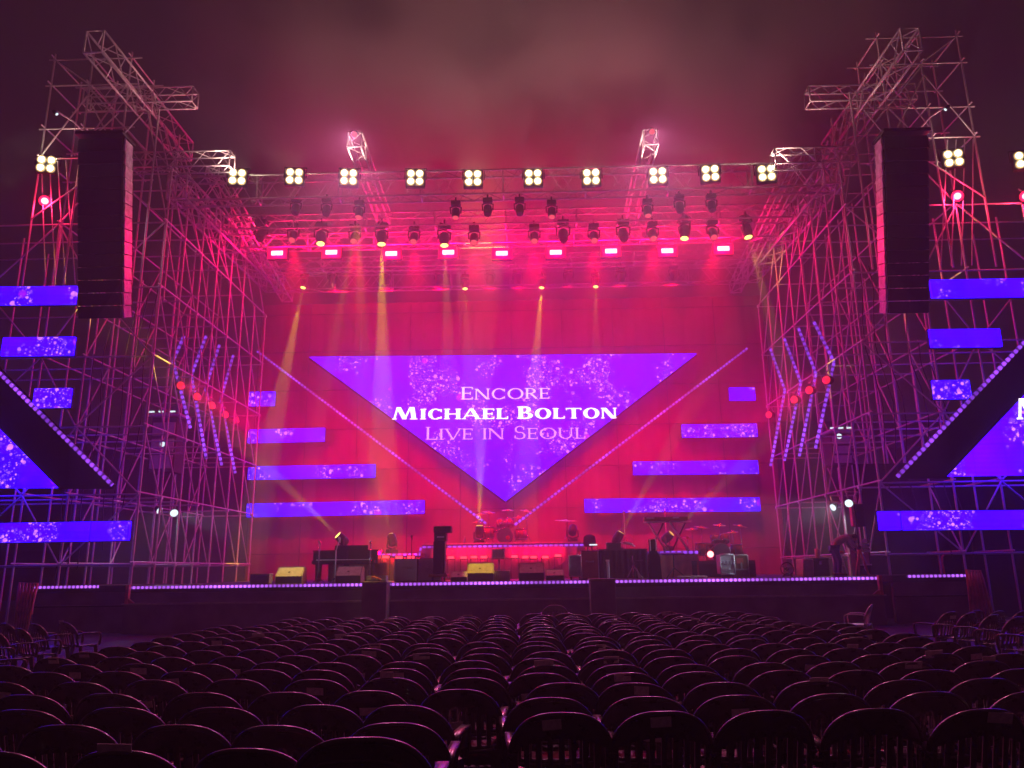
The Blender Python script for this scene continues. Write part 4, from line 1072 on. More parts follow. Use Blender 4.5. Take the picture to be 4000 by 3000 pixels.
# black covered table with an amplifier head on it
x, w_, z, _ = span(2340, 2530, 2146, 2250, 26.2)
t = thing('covered_table', 'long table under a black cloth behind the microphone stand', 'table', (x, 26.2, DECK)); h = z - DECK
part('tabletop', MB().box((0, .4, h), (w_, .8, .05), bev=.01), 'tolex', t)
part('cloth', MB().add([(-w_ / 2 + w_ * i / 30, .0 + .03 * math.sin(i * 1.7), zz) for i in range(31) for zz in (.01, h - .03)], [(2 * i, 2 * i + 2, 2 * i + 3, 2 * i + 1) for i in range(30)], True), 'black_cloth', t)
TB = DECK + h + .026
x, w2, z, _ = span(2370, 2425, 2119, 2145, 26.4)
t = thing('amplifier_head', 'black amplifier head with two knobs on the covered table', 'amplifier', (x, 26.4, TB)); h2 = z - TB
part('box', MB().box((0, .15, h2 / 2), (w2, .3, h2), bev=.02), 'tolex', t)
for q in (.2, .38): part('knob', MB().lathe([(.02, 0), (.018, .03)], (q * w2, 0, h2 * .85), (0, -1, 0), 10), 'chrome', t)
for q in (-1, 1): part('corner', MB().box((q * w2 * .5, .0, h2), (.04, .04, .03)), 'piping', t)
b = MB(); pts = []
for i in range(60):
    a = i * .55; pts.append((.22 * math.cos(a) * (1 - i * .004), .12 * math.sin(a), .06 + .12 * abs(math.sin(a * .5)) + .001 * i))
single('cable_coil', b.path(pts, .018, 5), 'piping', 'tangle of pale cable lying on the covered table', 'cable', at(2452, 2143, 26.5) * 0 + Vector((at(2455, 2140, 26.5).x, 26.5, TB)))
t = thing('gooseneck_lamp', 'small bright lamp glowing on the left end of the covered table', 'lamp', (at(2318, 2146, 26.3).x, 26.3, TB))
part('stem', MB().path([(0.12, 0, 0), (.12, 0, .12), (.05, 0, .16)], .012), 'chrome', t)
part('shade', MB().box((0, 0, .14), (.26, .1, .04), bev=.01), 'lamp_work', t)
x, w_, z, _ = span(2371, 2380, 2190, 2250, 25.0)
t = thing('light_tube', 'short upright tube glowing greenish white in front of the covered table', 'lamp', (x, 25.0, DECK))
part('tube', MB().lathe([(.04, 0), (.045, .06), (.045, z - DECK - .08), (.04, z - DECK)], (0, 0, 0)), 'case_silver', t)
part('cap', MB().box((-.01, 0, z - DECK), (.11, .1, .06), bev=.01), 'white_plastic', t)
# guitar on stand
x = at(2475, 2220, 25.1).x
t = thing('folding_guitar_stand', 'small folding instrument stand with splayed legs before the covered table', 'stand', (x, 25.1, DECK))
for (ax, ay) in ((-.24, -.1), (.24, -.1), (0, .25)): part('leg', MB().tube((0, 0, .42), (ax, ay, .01), .02), 'chrome', t)
part('pole', MB().tube((0, 0, .38), (-.02, 0, .72), .02), 'chrome', t)
part('yoke', MB().path([(-.12, -.02, .62), (-.1, 0, .55), (.08, 0, .56), (.3, -.02, .57)], .018), 'dark_metal', t)
part('cloth', MB().add([(.08, -.06, .36), (.2, -.1, .12), (.3, -.08, .05), (.12, -.1, .03)], [(0, 1, 2, 3)]), 'white_cloth', t)
# instrument in a black bag
x, w_, z, _ = span(2532, 2582, 2106, 2252, 25.0); h = z - DECK
t = thing('instrument_bag', 'tall black instrument bag with a narrow square neck standing upright', 'bag', (x, 25.0, DECK))
part('body', MB().prism([(-w_ * .5, 0), (w_ * .5, 0), (w_ * .42, h * .55), (w_ * .2, h * .72), (-w_ * .28, h * .72), (-w_ * .42, h * .6)], 0, .3), 'black_cloth', t)
part('neck', MB().box((-.04, .15, h * .86), (w_ * .46, .24, h * .28), bev=.02), 'black_cloth', t)
part('piping', MB().path([(-w_ * .30, -.01, h * .70), (-w_ * .30, -.01, h), (w_ * .16, -.01, h), (w_ * .16, -.01, h * .70)], .025), 'piping', t)
# keyboard riser with red cloth
x, w_, z, _ = span(2575, 2728, 2152, 2250, 27.4); h = z - DECK
RZ = z
t = thing('keyboard_riser', 'riser hung with dull red cloth under the keyboard', 'riser', (x, 27.4, DECK))
part('platform', MB().box((-.4, 1.0, h - .06), (w_ + .8, 2.0, .12)), 'stage_deck', t)
part('cloth', MB().add([(-w_ / 2 - .8 + (w_ + .8) * i / 30, .0 + .04 * math.sin(i * 1.4) + .02 * math.sin(i * 3.3), zz) for i in range(31) for zz in (.01, h - .12)], [(2 * i, 2 * i + 2, 2 * i + 3, 2 * i + 1) for i in range(30)], True), 'red_cloth', t)
ledstrip('led_strip', (x - w_ / 2 - .8, 27.36, RZ - .05), (x + w_ / 2, 27.36, RZ - .05), t, Vector((x, 27.4, DECK)), 'led_dots', .1)
x, w_, z, _ = span(2517, 2689, 2038, 2150, 28.2); zk = z - RZ
t = thing('keyboard', 'long stage keyboard on two red-lit crossed stands', 'keyboard', (x, 28.2, RZ + zk))
part('body', MB().box((0, 0, .10), (w_, .36, .13), bev=.02), 'wood', t)
part('keys', MB().box((0, .22, .1), (w_ * .9, .14, .04)), 'white_plastic', t)
for (q, ww) in ((-.36, .18), (.22, .14)): part('display', MB().box((q * w_, -.185, .13), (w_ * ww, .02, .05)), 'case_silver', t)
for q, nm in ((-.32, 'left'), (.18, 'right')):
    ts = thing('keyboard_stand', f'crossed stand under the {nm} half of the stage keyboard', 'keyboard stand', (x + q * w_ + .12, 28.2, RZ), group='crossed stands under the keyboard')
    part('leg', MB().tube((-.25, -.06, zk - .03), (.34, -.06, .02), .04), 'piping', ts)
    part('leg', MB().tube((.32, .06, zk - .03), (-.22, .06, .02), .032), 'dark_metal', ts)
    part('top_rail', MB().tube((-.42, -.04, zk - .01), (.52, -.04, zk - .01), .032), 'piping', ts)
    part('foot', MB().tube((.34, -.25, .02), (.34, .25, .02), .025), 'dark_metal', ts)
t = thing('music_stand', 'black flat-topped music stand on a tripod in front of the red cloth', 'music stand', (at(2632, 2200, 25.3).x, 25.3, DECK))
hz = at(2632, 2163, 25.3).z - DECK
part('desk', MB().box((-.02, 0, hz), (.72, .36, .03), rot=(.15, 0, 0)), 'dark_metal', t)
part('pole', MB().tube((0, .02, .3), (0, .02, hz), .022), 'dark_metal', t)
for (ax, ay) in ((-.28, -.12), (.36, -.12), (.0, .3)): part('leg', MB().tube((0, .02, .34), (ax, ay, .01), .016), 'dark_metal', t)
b = MB(); pts = [(.5 * math.sin(i * .5) * (1 - i * .012), .08 * math.cos(i * .9), .03 + .04 * abs(math.sin(i * .8))) for i in range(40)]
single('cable_heap', b.path(pts, .02, 5), 'white_cloth', 'heap of pale cable on the floor at the end of the red cloth', 'cable', (at(2700, 2250, 25.0).x, 25.0, DECK))

# drum riser, lower left riser and the red lamps glowing along them
x, w_, z, _ = span(1648, 2284, 2121, 2262, 31.0); h = z - DECK; DZ = z
dr = thing('drum_riser', 'wide drum riser with a grey cloth front and small purple lights along the top', 'riser', (x, 31.0, DECK)); DRB = Vector((x, 31.0, DECK))
part('platform', MB().box((0, 1.5, h - .08), (w_, 3.0, .16)), 'stage_deck', dr)
pts = [(-w_ / 2 + w_ * i / 70, .05 * math.sin(i * 1.1) + .02 * math.sin(i * 2.7)) for i in range(71)]
part('cloth', MB().add([(px_, py_ - (.0 if zz > .1 else .12), zz) for (px_, py_) in pts for zz in (.01, h - .17)], [(2 * i, 2 * i + 2, 2 * i + 3, 2 * i + 1) for i in range(70)], True), 'grey_cloth', dr)
part('edge', MB().box((0, -.02, h - .01), (w_ + .04, .04, .06)), 'wedge_paint', dr)
ledstrip('led_strip', (x - w_ / 2, 30.93, DZ - .12), (x + w_ / 2, 30.93, DZ - .12), dr, DRB, 'led_dots', .08)
ledstrip('led_strip', (x - w_ / 2 - .03, 30.93, DZ - .1), (x - w_ / 2 - .1, 30.93, DZ - .42), dr, DRB, 'led_dots', .08)
# draped corner of the cloth, right
part('drape', MB().add([(w_ / 2 + .02, -.05, h - .1), (w_ / 2 - .5, -.22, h * .55), (w_ / 2 - 1.3, -.3, h * .25), (w_ / 2 - 2.2, -.32, .02), (w_ / 2 - .3, -.3, .02), (w_ / 2 + .04, -.1, .02)], [(0, 1, 5), (1, 4, 5), (1, 2, 4), (2, 3, 4)], True), 'grey_cloth', dr)
x, w_, z, _ = span(1468, 1642, 2161, 2262, 29.6); h = z - DECK
t = thing('side_riser', 'lower riser with purple lights left of the drum riser', 'riser', (x, 29.6, DECK))
part('platform', MB().box((0, 1.0, h - .08), (w_, 2.0, .16)), 'stage_deck', t)
part('cloth', MB().add([(-w_ / 2 + w_ * i / 30, .04 * math.sin(i * 1.2), zz) for i in range(31) for zz in (.01, h - .17)], [(2 * i, 2 * i + 2, 2 * i + 3, 2 * i + 1) for i in range(30)], True), 'red_cloth', t)
ledstrip('led_strip', (x - w_ / 2, 29.54, z - .06), (x + w_ / 2, 29.54, z - .06), t, Vector((x, 29.6, DECK)), 'led_dots', .1)
foot = [(1508, 2176), (1560, 2178), (1606, 2177), (1762, 2178), (1812, 2178), (1852, 2176), (1890, 2176), (2010, 2174), (2052, 2176), (2085, 2176), (2130, 2176), (2180, 2170)]
for i, q in enumerate(foot):
    Y = 29.3 if q[0] < 1640 else 30.65
    p = at(*q, Y)
    t = thing('foot_light', f'red foot light glowing against the riser cloth, {(ordn + ["eleventh", "twelfth"])[i]} from the left', 'stage light', (p.x, Y, DECK), group='red foot lights before the risers')
    zz = p.z - DECK
    part('bracket', MB().path([(-.14, .05, zz), (-.14, .05, .02), (.14, .05, .02), (.14, .05, zz)], .015), 'dark_metal', t)
    part('can', MB().box((0, .02, zz), (.30, .14, .16), bev=.03), 'dark_metal', t)
    part('lamp', MB().box((0, -.06, zz), (.26, .04, .10), bev=.015), 'lamp_foot_red', t)
    lamp('foot_glow', 'POINT', p + Vector((0, -.04, .18)), (1, .0, .05), P_FOOT, size=.08)

# drum kits
def drum_kit(x, Y, z0, sc, label, kick='drum_head_black', mirror=1, hole=True):
    t = thing('drum_kit', label, 'drum kit', (x, Y, z0)); t.scale = (sc * mirror, sc, sc)
    def drum(name, c, r, h, ax, head):
        ax = Vector(ax).normalized()
        d = part(name, MB().lathe([(r, -h / 2), (r, h / 2)], c, ax, 24), 'drum_shell', t)
        for q in (-1, 1):
            part('hoop', MB().lathe([(r * .98, -.02), (r * 1.05, -.02), (r * 1.05, .02), (r * .98, .02)], Vector(c) + ax * q * h / 2, ax, 24), 'chrome', d)
        b = MB(); disc(b, Vector(c) + ax * (h / 2 + .004), ax, r * .99, .004, 24); part('drum_skin', b, head, d)
        for k in range(6):
            a = k * math.pi / 3 + .3; u = ax.orthogonal().normalized(); v = ax.cross(u)
            o_ = Vector(c) + (u * math.cos(a) + v * math.sin(a)) * (r + .015)
            part('lug', MB().tube(o_ - ax * h * .35, o_ + ax * h * .35, .014, 5), 'chrome', d)
        return d
    k = drum('bass_drum', (0, 0, .30), .30, .42, (0, -1, 0), kick)
    if hole:
        part('port_ring', MB().lathe([(.055, -.01), (.085, -.01), (.085, .012), (.055, .012)], (.12, -.235, .22), (0, -1, 0), 16), 'sticker_red', k)
    part('badge', MB().box((0, -.222, .47), (.28, .006, .045)), 'grille_cloth', k)
    drum('tom', (-.17, -.02, .78), .15, .22, (-.1, .55, .85), 'drum_head'); drum('tom', (.17, -.02, .78), .16, .24, (.1, .55, .85), 'drum_head')
    drum('floor_tom', (.62, .1, .36), .21, .40, (0, 0, 1), 'drum_head'); drum('floor_tom', (-.66, .05, .42), .22, .42, (0, 0, 1), 'drum_head')
    drum('snare_drum', (-.38, .42, .55), .18, .14, (0, 0, 1), 'drum_head')
    for (cx_, cy_, cz_, r, tl) in ((-.62, .1, 1.22, .26, .12), (-.95, .2, 1.15, .24, -.05), (.12, .35, 1.30, .24, .05), (.52, .1, 1.02, .2, -.1), (.86, .25, 1.25, .26, .2), (-1.1, .35, .86, .18, 0)):
        s_ = part('cymbal_stand', MB().tube((cx_, cy_, .3), (cx_, cy_, cz_ + .05), .016), 'chrome', t)
        for q in range(3): part('foot', MB().tube((cx_, cy_, .34), (cx_ + .22 * math.cos(q * 2.09 + .4), cy_ + .22 * math.sin(q * 2.09 + .4), .01), .012, 5), 'chrome', s_)
        part('cymbal', MB().lathe([(r, -.012), (r * .98, -.004), (r * .3, .02), (.05, .05), (.01, .055)], (cx_, cy_, cz_), (math.sin(tl), -.18, 1), 28), 'cymbal', t)
    st_ = part('drum_stool', MB().lathe([(.17, 0), (.19, .04), (.16, .09)], (-.05, .8, .5)), 'tolex', t)
    part('stool_leg', MB().tube((-.05, .8, 0), (-.05, .8, .5), .03), 'chrome', st_)
    return t
drum_kit(at(1972, 2070, 32.0).x, 32.0, DZ, 1.06, 'drum kit on the wide drum riser, black front skin with a round red port')
x, w_, z, _ = span(2728, 2850, 2190, 2255, 27.4)
t = thing('low_drum_riser', 'low black riser under the second drum kit', 'riser', (x + .3, 27.4, DECK)); h = z - DECK
part('platform', MB().box((0, 1.2, h - .06), (w_ + 1.2, 2.4, .12)), 'stage_deck', t); part('cloth', MB().box((0, .03, (h - .12) / 2), (w_ + 1.2, .04, h - .12)), 'black_cloth', t)
drum_kit(at(2812, 2120, 28.3).x, 28.3, DECK + h, .98, 'second drum kit on the low black riser at the right', mirror=1, hole=False)
x = at(2770, 2160, 27.6).x
t = thing('floor_par', 'small red lamp glowing beside the second drum kit', 'stage light', (x + .02, 27.5, DECK + h))
part('can', MB().lathe([(.08, -.2), (.12, -.02), (.12, 0)], (0, 0, .22), (-.1, -1, .0), 14), 'dark_metal', t); b = MB(); disc(b, (0, 0, .22), (-.1, -1, 0), .11); part('lens', b, 'lamp_ball_red', t)
part('yoke', MB().path([(-.15, .05, .22), (-.13, .05, .02), (.13, .05, .02), (.15, .05, .22)], .015), 'dark_metal', t)
# cymbal by itself right of the drum riser
x = at(2212, 2060, 31.5).x; zc_ = at(2212, 2033, 31.5).z
t = thing('cymbal_stand', 'single wide cymbal on a stand at the right end of the drum riser', 'cymbal stand', (x, 31.5, DZ))
part('pole', MB().tube((0, 0, .25), (0, 0, zc_ - DZ), .018), 'chrome', t)
for q in range(3): part('foot', MB().tube((0, 0, .3), (.25 * math.cos(q * 2.09), .25 * math.sin(q * 2.09), .01), .014), 'chrome', t)
part('cymbal', MB().lathe([(.46, -.012), (.45, -.004), (.12, .02), (.05, .05), (.01, .055)], (0, 0, zc_ - DZ), (.04, -.12, 1), 28), 'cymbal', t)
t = thing('stage_chair', 'black stool with a fringed seat at the right end of the drum riser', 'stool', (at(2303, 2120, 30.0).x, 30.0, DECK))
hz = at(2303, 2088, 30.0).z - DECK
part('seat', MB().lathe([(.2, hz * .72), (.24, hz * .8), (.22, hz * .95), (.1, hz)], (0, 0, 0), (0, 0, 1), 18), 'black_cloth', t)
for q in range(4): part('leg', MB().tube((.1 * math.cos(q * 1.57 + .8), .1 * math.sin(q * 1.57 + .8), hz * .74), (.26 * math.cos(q * 1.57 + .8), .26 * math.sin(q * 1.57 + .8), .01), .025), 'dark_metal', t)
single('water_bottle', MB().lathe([(.045, 0), (.05, .02), (.05, .2), (.02, .26), (.02, .3)], (0, 0, 0)), 'case_grey', 'small water bottle on the left part of the drum riser', 'bottle', (at(1815, 2110, 31.4).x, 31.4, DZ))
# upright beam lamps standing on the stage
for q, Y, aimq, Y2, pw, lens, lab in (((1337, 2108), 28.5, (600, 1400), 25.6, .3, 'lamp_yellow', 'yellow beam light behind the piano, beam slanting up to the left'),
        ((1532, 2110), 30.3, (1480, 1900), 31, .15, 'lamp_yellow', 'yellow beam light on the left riser, dim beam'),
        ((1873, 2077), 31.3, (1880, 1500), 31.3, .45, 'lamp_yellow', 'bright yellow beam light beside the drum kit, beam straight up through the cymbals'),
        ((2237, 2071), 32.2, (2300, 1500), 40, 0, 'lamp_dim_yellow', 'dim round lamp on the drum riser right of the drum kit'),
        ((2412, 2102), 29.5, (2640, 1700), 30.5, .2, 'lamp_yellow', 'yellow beam light behind the amplifier head, beam slanting up to the right'),
        ((2607, 2099), 31.0, (3290, 1438), 27.6, .15, 'lamp_dim_yellow', 'dim yellow beam light seen through the keyboard stands')):
    moving_head(at(*q, Y), lens, lab, at(*aimq, Y2), up=True, group='beam lights standing on the stage', power=P_BEAM * pw, cone=10 if pw == .45 else 8, sc=.95)
# right end of the stage: person, stool, tripod, rack, hanging speaker
x, w_, z, _ = span(3332, 3386, 1968, 2056, 24.9)
t = thing('hanging_speaker', 'black box speaker hung on the right scaffold, one side glowing red', 'speaker', (x, 25.0, z)); h = z - at(3355, 2056, 24.9).z
part('cabinet', MB().box((.05, .2, -h / 2), (w_ * .62, .4, h), bev=.02), 'black_cloth', t)
part('side_panel', MB().box((-w_ * .36, .1, -h / 2), (w_ * .22, .2, h * .98), bev=.02), 'crowd_barrier', t)  # red light on this side is put into the panel's colour
part('hook', MB().path([(.05, .2, 0), (.05, .3, .25), (.05, .05, .4)], .03), 'galvanised', t)
x = at(3296, 2200, 25.5).x
t = thing('bar_stool', 'tall stool with a round red seat beside the bending person', 'stool', (x, 25.9, DECK)); hz = at(3296, 2158, 25.9).z - DECK
part('seat', MB().lathe([(.19, hz - .05), (.2, hz), (.17, hz + .05)], (0, 0, 0)), 'sticker_red', t)
for q in range(4): part('leg', MB().tube((.12 * math.cos(q * 1.57 + .8), .12 * math.sin(q * 1.57 + .8), hz - .05), (.24 * math.cos(q * 1.57 + .8), .24 * math.sin(q * 1.57 + .8), .01), .022), 'piping', t)
part('ring', MB().path([(.18 * math.cos(i * .5236), .18 * math.sin(i * .5236), hz * .45) for i in range(13)], .014), 'piping', t)
x = at(3363, 2200, 24.8).x
t = thing('tripod_stand', 'red-lit tripod stand in front of the bending person', 'stand', (x, 24.8, DECK)); hz = at(3363, 2140, 24.8).z - DECK
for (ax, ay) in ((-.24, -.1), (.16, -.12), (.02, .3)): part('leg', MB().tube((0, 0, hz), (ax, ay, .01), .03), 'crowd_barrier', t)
part('pole', MB().tube((0, 0, hz - .1), (0, 0, hz + .75), .022), 'dark_metal', t)
part('collar', MB().lathe([(.05, -.05), (.06, .05)], (0, 0, hz)), 'dark_metal', t)
x, w_, z, _ = span(3345, 3398, 2104, 2245, 25.7); h = z - DECK
t = thing('patch_rack', 'open rack of patch panels with bright shelf edges at the right end of the stage', 'equipment rack', (x, 25.7, DECK))
for q in (-1, 1): part('post', MB().box((q * w_ / 2, .2, h / 2), (.05, .4, h)), 'dark_metal', t)
for k, f_ in enumerate((.30, .66, .76, .86)): part('shelf', MB().box((.05, .18, h * f_), (w_ * .86, .42, .045)), 'piping', t)
part('module', MB().box((-w_ * .2, .05, h * .74), (w_ * .4, .2, h * .16), bev=.02), 'case_pink', t)
part('module', MB().box((w_ * .1, .2, h * .15), (w_ * .7, .35, h * .24), bev=.02), 'tolex', t)
part('cable', MB().path([(-.1, -.1, h * .66), (.0, -.14, h * .4), (-.05, -.13, h * .2), (.1, -.16, .02), (.3, -.2, .02)], .02), 'piping', t)
x, w_, z, _ = span(3178, 3232, 2186, 2246, 26.0); h = z - DECK
t = thing('tool_trunk', 'low dark trunk behind the pink case', 'trunk', (x, 26.0, DECK)); part('body', MB().box((0, .25, h / 2), (w_ * 1.3, .5, h), bev=.03), 'tolex', t); part('lid', MB().box((0, .25, h + .02), (w_ * 1.33, .52, .05), bev=.015), 'dark_metal', t)
part('lock', MB().box((0, -.02, h * .8), (.08, .03, .1)), 'chrome', t)
single('drink_can', MB().lathe([(.075, 0), (.085, .02), (.085, .27), (.07, .31)], (0, 0, 0)), 'case_pink', 'tall pink container standing on the low dark trunk', 'container', (at(3197, 2175, 26.1).x, 26.15, DECK + h + .045))
x = at(3075, 2225, 25.2).x
t = thing('floor_fan', 'small floor fan with pale blades at the stage front left of the pink case', 'fan', (x, 25.2, DECK))
part('cage', MB().path([(.2 * math.cos(i * .349), 0, .25 + .2 * math.sin(i * .349)) for i in range(19)], .018), 'dark_metal', t)
for k in range(4):
    a = k * 1.57 + .5; part('blade', MB().add([(0, .02, .25), (.17 * math.cos(a), 0, .25 + .17 * math.sin(a)), (.17 * math.cos(a + .7), .03, .25 + .17 * math.sin(a + .7))], [(0, 1, 2)]), 'white_cloth', t)
part('stand', MB().path([(-.15, 0, .02), (-.05, .05, .1), (.05, .05, .1), (.15, 0, .02)], .025), 'dark_metal', t)
part('motor', MB().lathe([(.06, 0), (.06, .14)], (0, .02, .25), (0, 1, 0)), 'dark_metal', t)

def person(loc, rz, label):
    """stage hand bending forward from the hips, reaching down to the rack; one skinned body"""
    J = {'pel': (0, 0, .93, .125), 'wai': (.10, 0, 1.06, .13), 'che': (.30, 0, 1.20, .145), 'sho': (.44, 0, 1.24, .10), 'nec': (.52, 0, 1.24, .055), 'hd0': (.58, 0, 1.22, .075), 'hd1': (.66, 0, 1.17, .095), 'hd2': (.72, 0, 1.10, .06),
         'lsh': (.42, .17, 1.20, .065), 'lel': (.50, .22, .94, .045), 'lwr': (.68, .16, .76, .032), 'lpa': (.74, .14, .71, .03),
         'rsh': (.42, -.17, 1.20, .065), 'rel': (.56, -.22, .96, .045), 'rwr': (.76, -.14, .82, .032), 'rpa': (.82, -.12, .78, .03),
         'lhp': (0, .10, .86, .10), 'lkn': (.06, .12, .48, .065), 'lan': (0, .13, .09, .045), 'lto': (.17, .14, .04, .04),
         'rhp': (0, -.10, .86, .10), 'rkn': (.10, -.13, .49, .065), 'ran': (.06, -.14, .09, .045), 'rto': (.23, -.15, .04, .04)}
    E_ = [('pel', 'wai'), ('wai', 'che'), ('che', 'sho'), ('sho', 'nec'), ('nec', 'hd0'), ('hd0', 'hd1'), ('hd1', 'hd2'), ('che', 'lsh'), ('lsh', 'lel'), ('lel', 'lwr'), ('lwr', 'lpa'), ('che', 'rsh'), ('rsh', 'rel'), ('rel', 'rwr'), ('rwr', 'rpa'),
          ('pel', 'lhp'), ('lhp', 'lkn'), ('lkn', 'lan'), ('lan', 'lto'), ('pel', 'rhp'), ('rhp', 'rkn'), ('rkn', 'ran'), ('ran', 'rto')]
    for s_ in 'lr':
        p = Vector(J[s_ + 'pa'][:3]); sg = 1 if s_ == 'l' else -1
        for k in range(4):
            a = p + Vector((.035, (k - 1.5) * .02, -.025)); b_ = a + Vector((.035 - .004 * abs(k - 1), 0, -.04))
            J[f'{s_}f{k}a'] = (*a, .010); J[f'{s_}f{k}b'] = (*b_, .008); E_ += [(s_ + 'pa', f'{s_}f{k}a'), (f'{s_}f{k}a', f'{s_}f{k}b')]
        J[s_ + 'th'] = (*(p + Vector((.0, -sg * .045, -.03))), .010); E_.append((s_ + 'pa', s_ + 'th'))
    def skin(names, name, grow=0.0):
        ks = [k for k in J if k in names]; me = bpy.data.meshes.new(name)
        me.from_pydata([J[k][:3] for k in ks], [(ks.index(a), ks.index(b_)) for a, b_ in E_ if a in names and b_ in names], [])
        o = bpy.data.objects.new(name, me); COL.objects.link(o)
        md = o.modifiers.new('skin', 'SKIN'); md.use_smooth_shade = True
        sv = me.skin_vertices[0].data
        for i, k in enumerate(ks):
            q = J[k][3] + grow; sv[i].radius = (q, q * (1.0 if k[1:] not in ('pa',) else 1.3)); sv[i].use_root = (i == 0)
        sub = o.modifiers.new('sub', 'SUBSURF'); sub.levels = sub.render_levels = 2
        return o
    body = skin(set(J), 'person'); body.data.materials.append(MATS['skin'])
    body.location = loc; body.rotation_euler = (0, 0, rz); tag(body, label, 'person')
    sh = skin({'pel', 'wai', 'che', 'sho', 'lsh', 'lel', 'rsh', 'rel', 'lwr', 'rwr'}, 'shirt', .014); sh.data.materials.append(MATS['shirt']); sh.parent = body
    tr = skin({'pel', 'lhp', 'lkn', 'lan', 'rhp', 'rkn', 'ran'}, 'trousers', .018); tr.data.materials.append(MATS['jeans']); tr.parent = body
    hb = MB()
    hb.lathe([(.085, -.03), (.108, .02), (.10, .07), (.06, .11), (.01, .12)], (.645, 0, 1.20), (.25, 0, 1), 16); part('hair', hb, 'hair', body)
    part('nose', MB().lathe([(.018, 0), (.004, .035)], (.745, 0, 1.135), (.8, 0, -.55), 8), 'skin', body)
    for q in (-1, 1):
        part('ear', MB().lathe([(.03, -.01), (.03, .01)], (.63, q * .098, 1.16), (0, 1, 0), 10), 'skin', body)
        part('eye', MB().lathe([(.004, -.012), (.013, 0), (.004, .012)], (.735, q * .035, 1.17), (.8, 0, -.5), 8), 'piping', body)
        part('shoe', MB().box((.08 if q > 0 else .14, q * .135, .045), (.29, .11, .09), bev=.035), 'tolex', body)
    part('mouth', MB().box((.715, 0, 1.075), (.01, .05, .012), rot=(0, .6, 0)), 'sticker_red', body)
    return body
pp = at(3268, 2240, 25.3)
person((pp.x, 25.3, DECK), R(-8), 'stage hand in a grey shirt and blue jeans bending forward over a rack')
single('curved_pole', MB().path([(0, 0, 0), (-.02, 0, .35), (0, 0, .55), (.1, 0, .66), (.16, 0, .66)], .03), 'crowd_barrier', 'short bent pole lit red standing on the right wing platform', 'pole', (at(3688, 2230, 25.6).x, 25.6, 1.42))
# ------------------------------------------------------------------ plastic armchairs
def strip_path(mb, pts, w_, th):
    """flat band swept along pts, lying in x"""
    vs = []; fs = []; n = len(pts); pts = [Vector(p) for p in pts]
    for i, p in enumerate(pts):
        t = (pts[min(i + 1, n - 1)] - pts[max(i - 1, 0)]).normalized()
        a = Vector((1, 0, 0)); a = (a - t * a.dot(t)).normalized(); b = t.cross(a).normalized()
        for (u, v) in ((-1, -1), (1, -1), (1, 1), (-1, 1)): vs.append(p + a * u * w_ / 2 + b * v * th / 2)
    for i in range(n - 1):
        for k in range(4): fs.append((i * 4 + k, i * 4 + (k + 1) % 4, (i + 1) * 4 + (k + 1) % 4, (i + 1) * 4 + k))
    fs.append((3, 2, 1, 0)); fs.append(tuple((n - 1) * 4 + k for k in range(4)))
    mb.add(vs, fs, True)
def back_y(u, z): return -0.20 - 0.12 * (z - .42) / .44 + 0.07 * u * u
def chair_back():
    HW = .290
    us = [-1, -.95, -.88]
    gap, sl = .125, .1
    x = -.88
    for k in range(8):
        us += [x + gap / 2, x + gap]; x += gap
        if k < 7: us += [x + sl / 2, x + sl]; x += sl
    f_ = 1.76 / (x + .88)
    us = us[:3] + [-.88 + (q + .88) * f_ for q in us[3:]] + [.95, 1]
    kinds = []
    for i in range(len(us) - 1):
        if i < 2 or i >= len(us) - 3: kinds.append('post')
        else: kinds.append('gap' if ((i - 2) // 2) % 2 == 0 else 'slat')
    def top(u): return .56 + .30 * max(0, 1 - abs(u) ** 2.7) ** (1 / 2.1)
    bm = bmesh.new(); grid = []
    for u in us:
        tp = top(u); cb = min(.715 - .09 * u * u, tp - .04)
        zs = [.40, .45, cb] + [cb + (tp - cb) * q for q in (.3, .6, .88, 1)]
        col = [bm.verts.new((u * HW * (1 + .04 * (.86 - z)), back_y(u, z), z)) for z in zs]
        nx_ = 0; col.append(bm.verts.new((u * HW * 1.0 + u * .012, back_y(u, tp) + .034, tp + .002)))
        grid.append(col)
    for i in range(len(us) - 1):
        for j in range(7):
            if j == 1 and kinds[i] == 'gap': continue
            bm.faces.new((grid[i][j], grid[i + 1][j], grid[i + 1][j + 1], grid[i][j + 1]))
    bmesh.ops.recalc_face_normals(bm, faces=bm.faces[:])
    bmesh.ops.solidify(bm, geom=bm.faces[:], thickness=.014)
    bm.verts.index_update()
    mb = MB(); mb.add([v.co.copy() for v in bm.verts], [[v.index for v in f.verts] for f in bm.faces], True); bm.free()
    rim = [(u * HW + u * .012, back_y(u, top(u)) + .012, top(u) + .001) for u in us]
    mb.path([(rim[0][0], rim[0][1], .56)] + rim[1:-1] + [(rim[-1][0], rim[-1][1], .56)], .016, 8)
    return mb
def chair_seat():
    bm = bmesh.new(); nx, ny = 9, 8; G = []
    for j in range(ny + 1):
        y = -.225 + .47 * j / ny; row = []
        for i in range(nx + 1):
            u = -1 + 2 * i / nx; z = .435 - .02 * (1 - u * u) * (1 - (j / ny - .45) ** 2 * 3) - (.05 if j == ny else .012 if j == ny - 1 else 0)
            row.append(bm.verts.new((u * (.235 + .03 * j / ny), y, z)))
        G.append(row)
    for j in range(ny):
        for i in range(nx): bm.faces.new((G[j][i], G[j][i + 1], G[j + 1][i + 1], G[j + 1][i]))
    bmesh.ops.recalc_face_normals(bm, faces=bm.faces[:])
    bmesh.ops.solidify(bm, geom=bm.faces[:], thickness=.016); bm.verts.index_update()
    mb = MB(); mb.add([v.co.copy() for v in bm.verts], [[v.index for v in f.verts] for f in bm.faces], True); bm.free()
    return mb
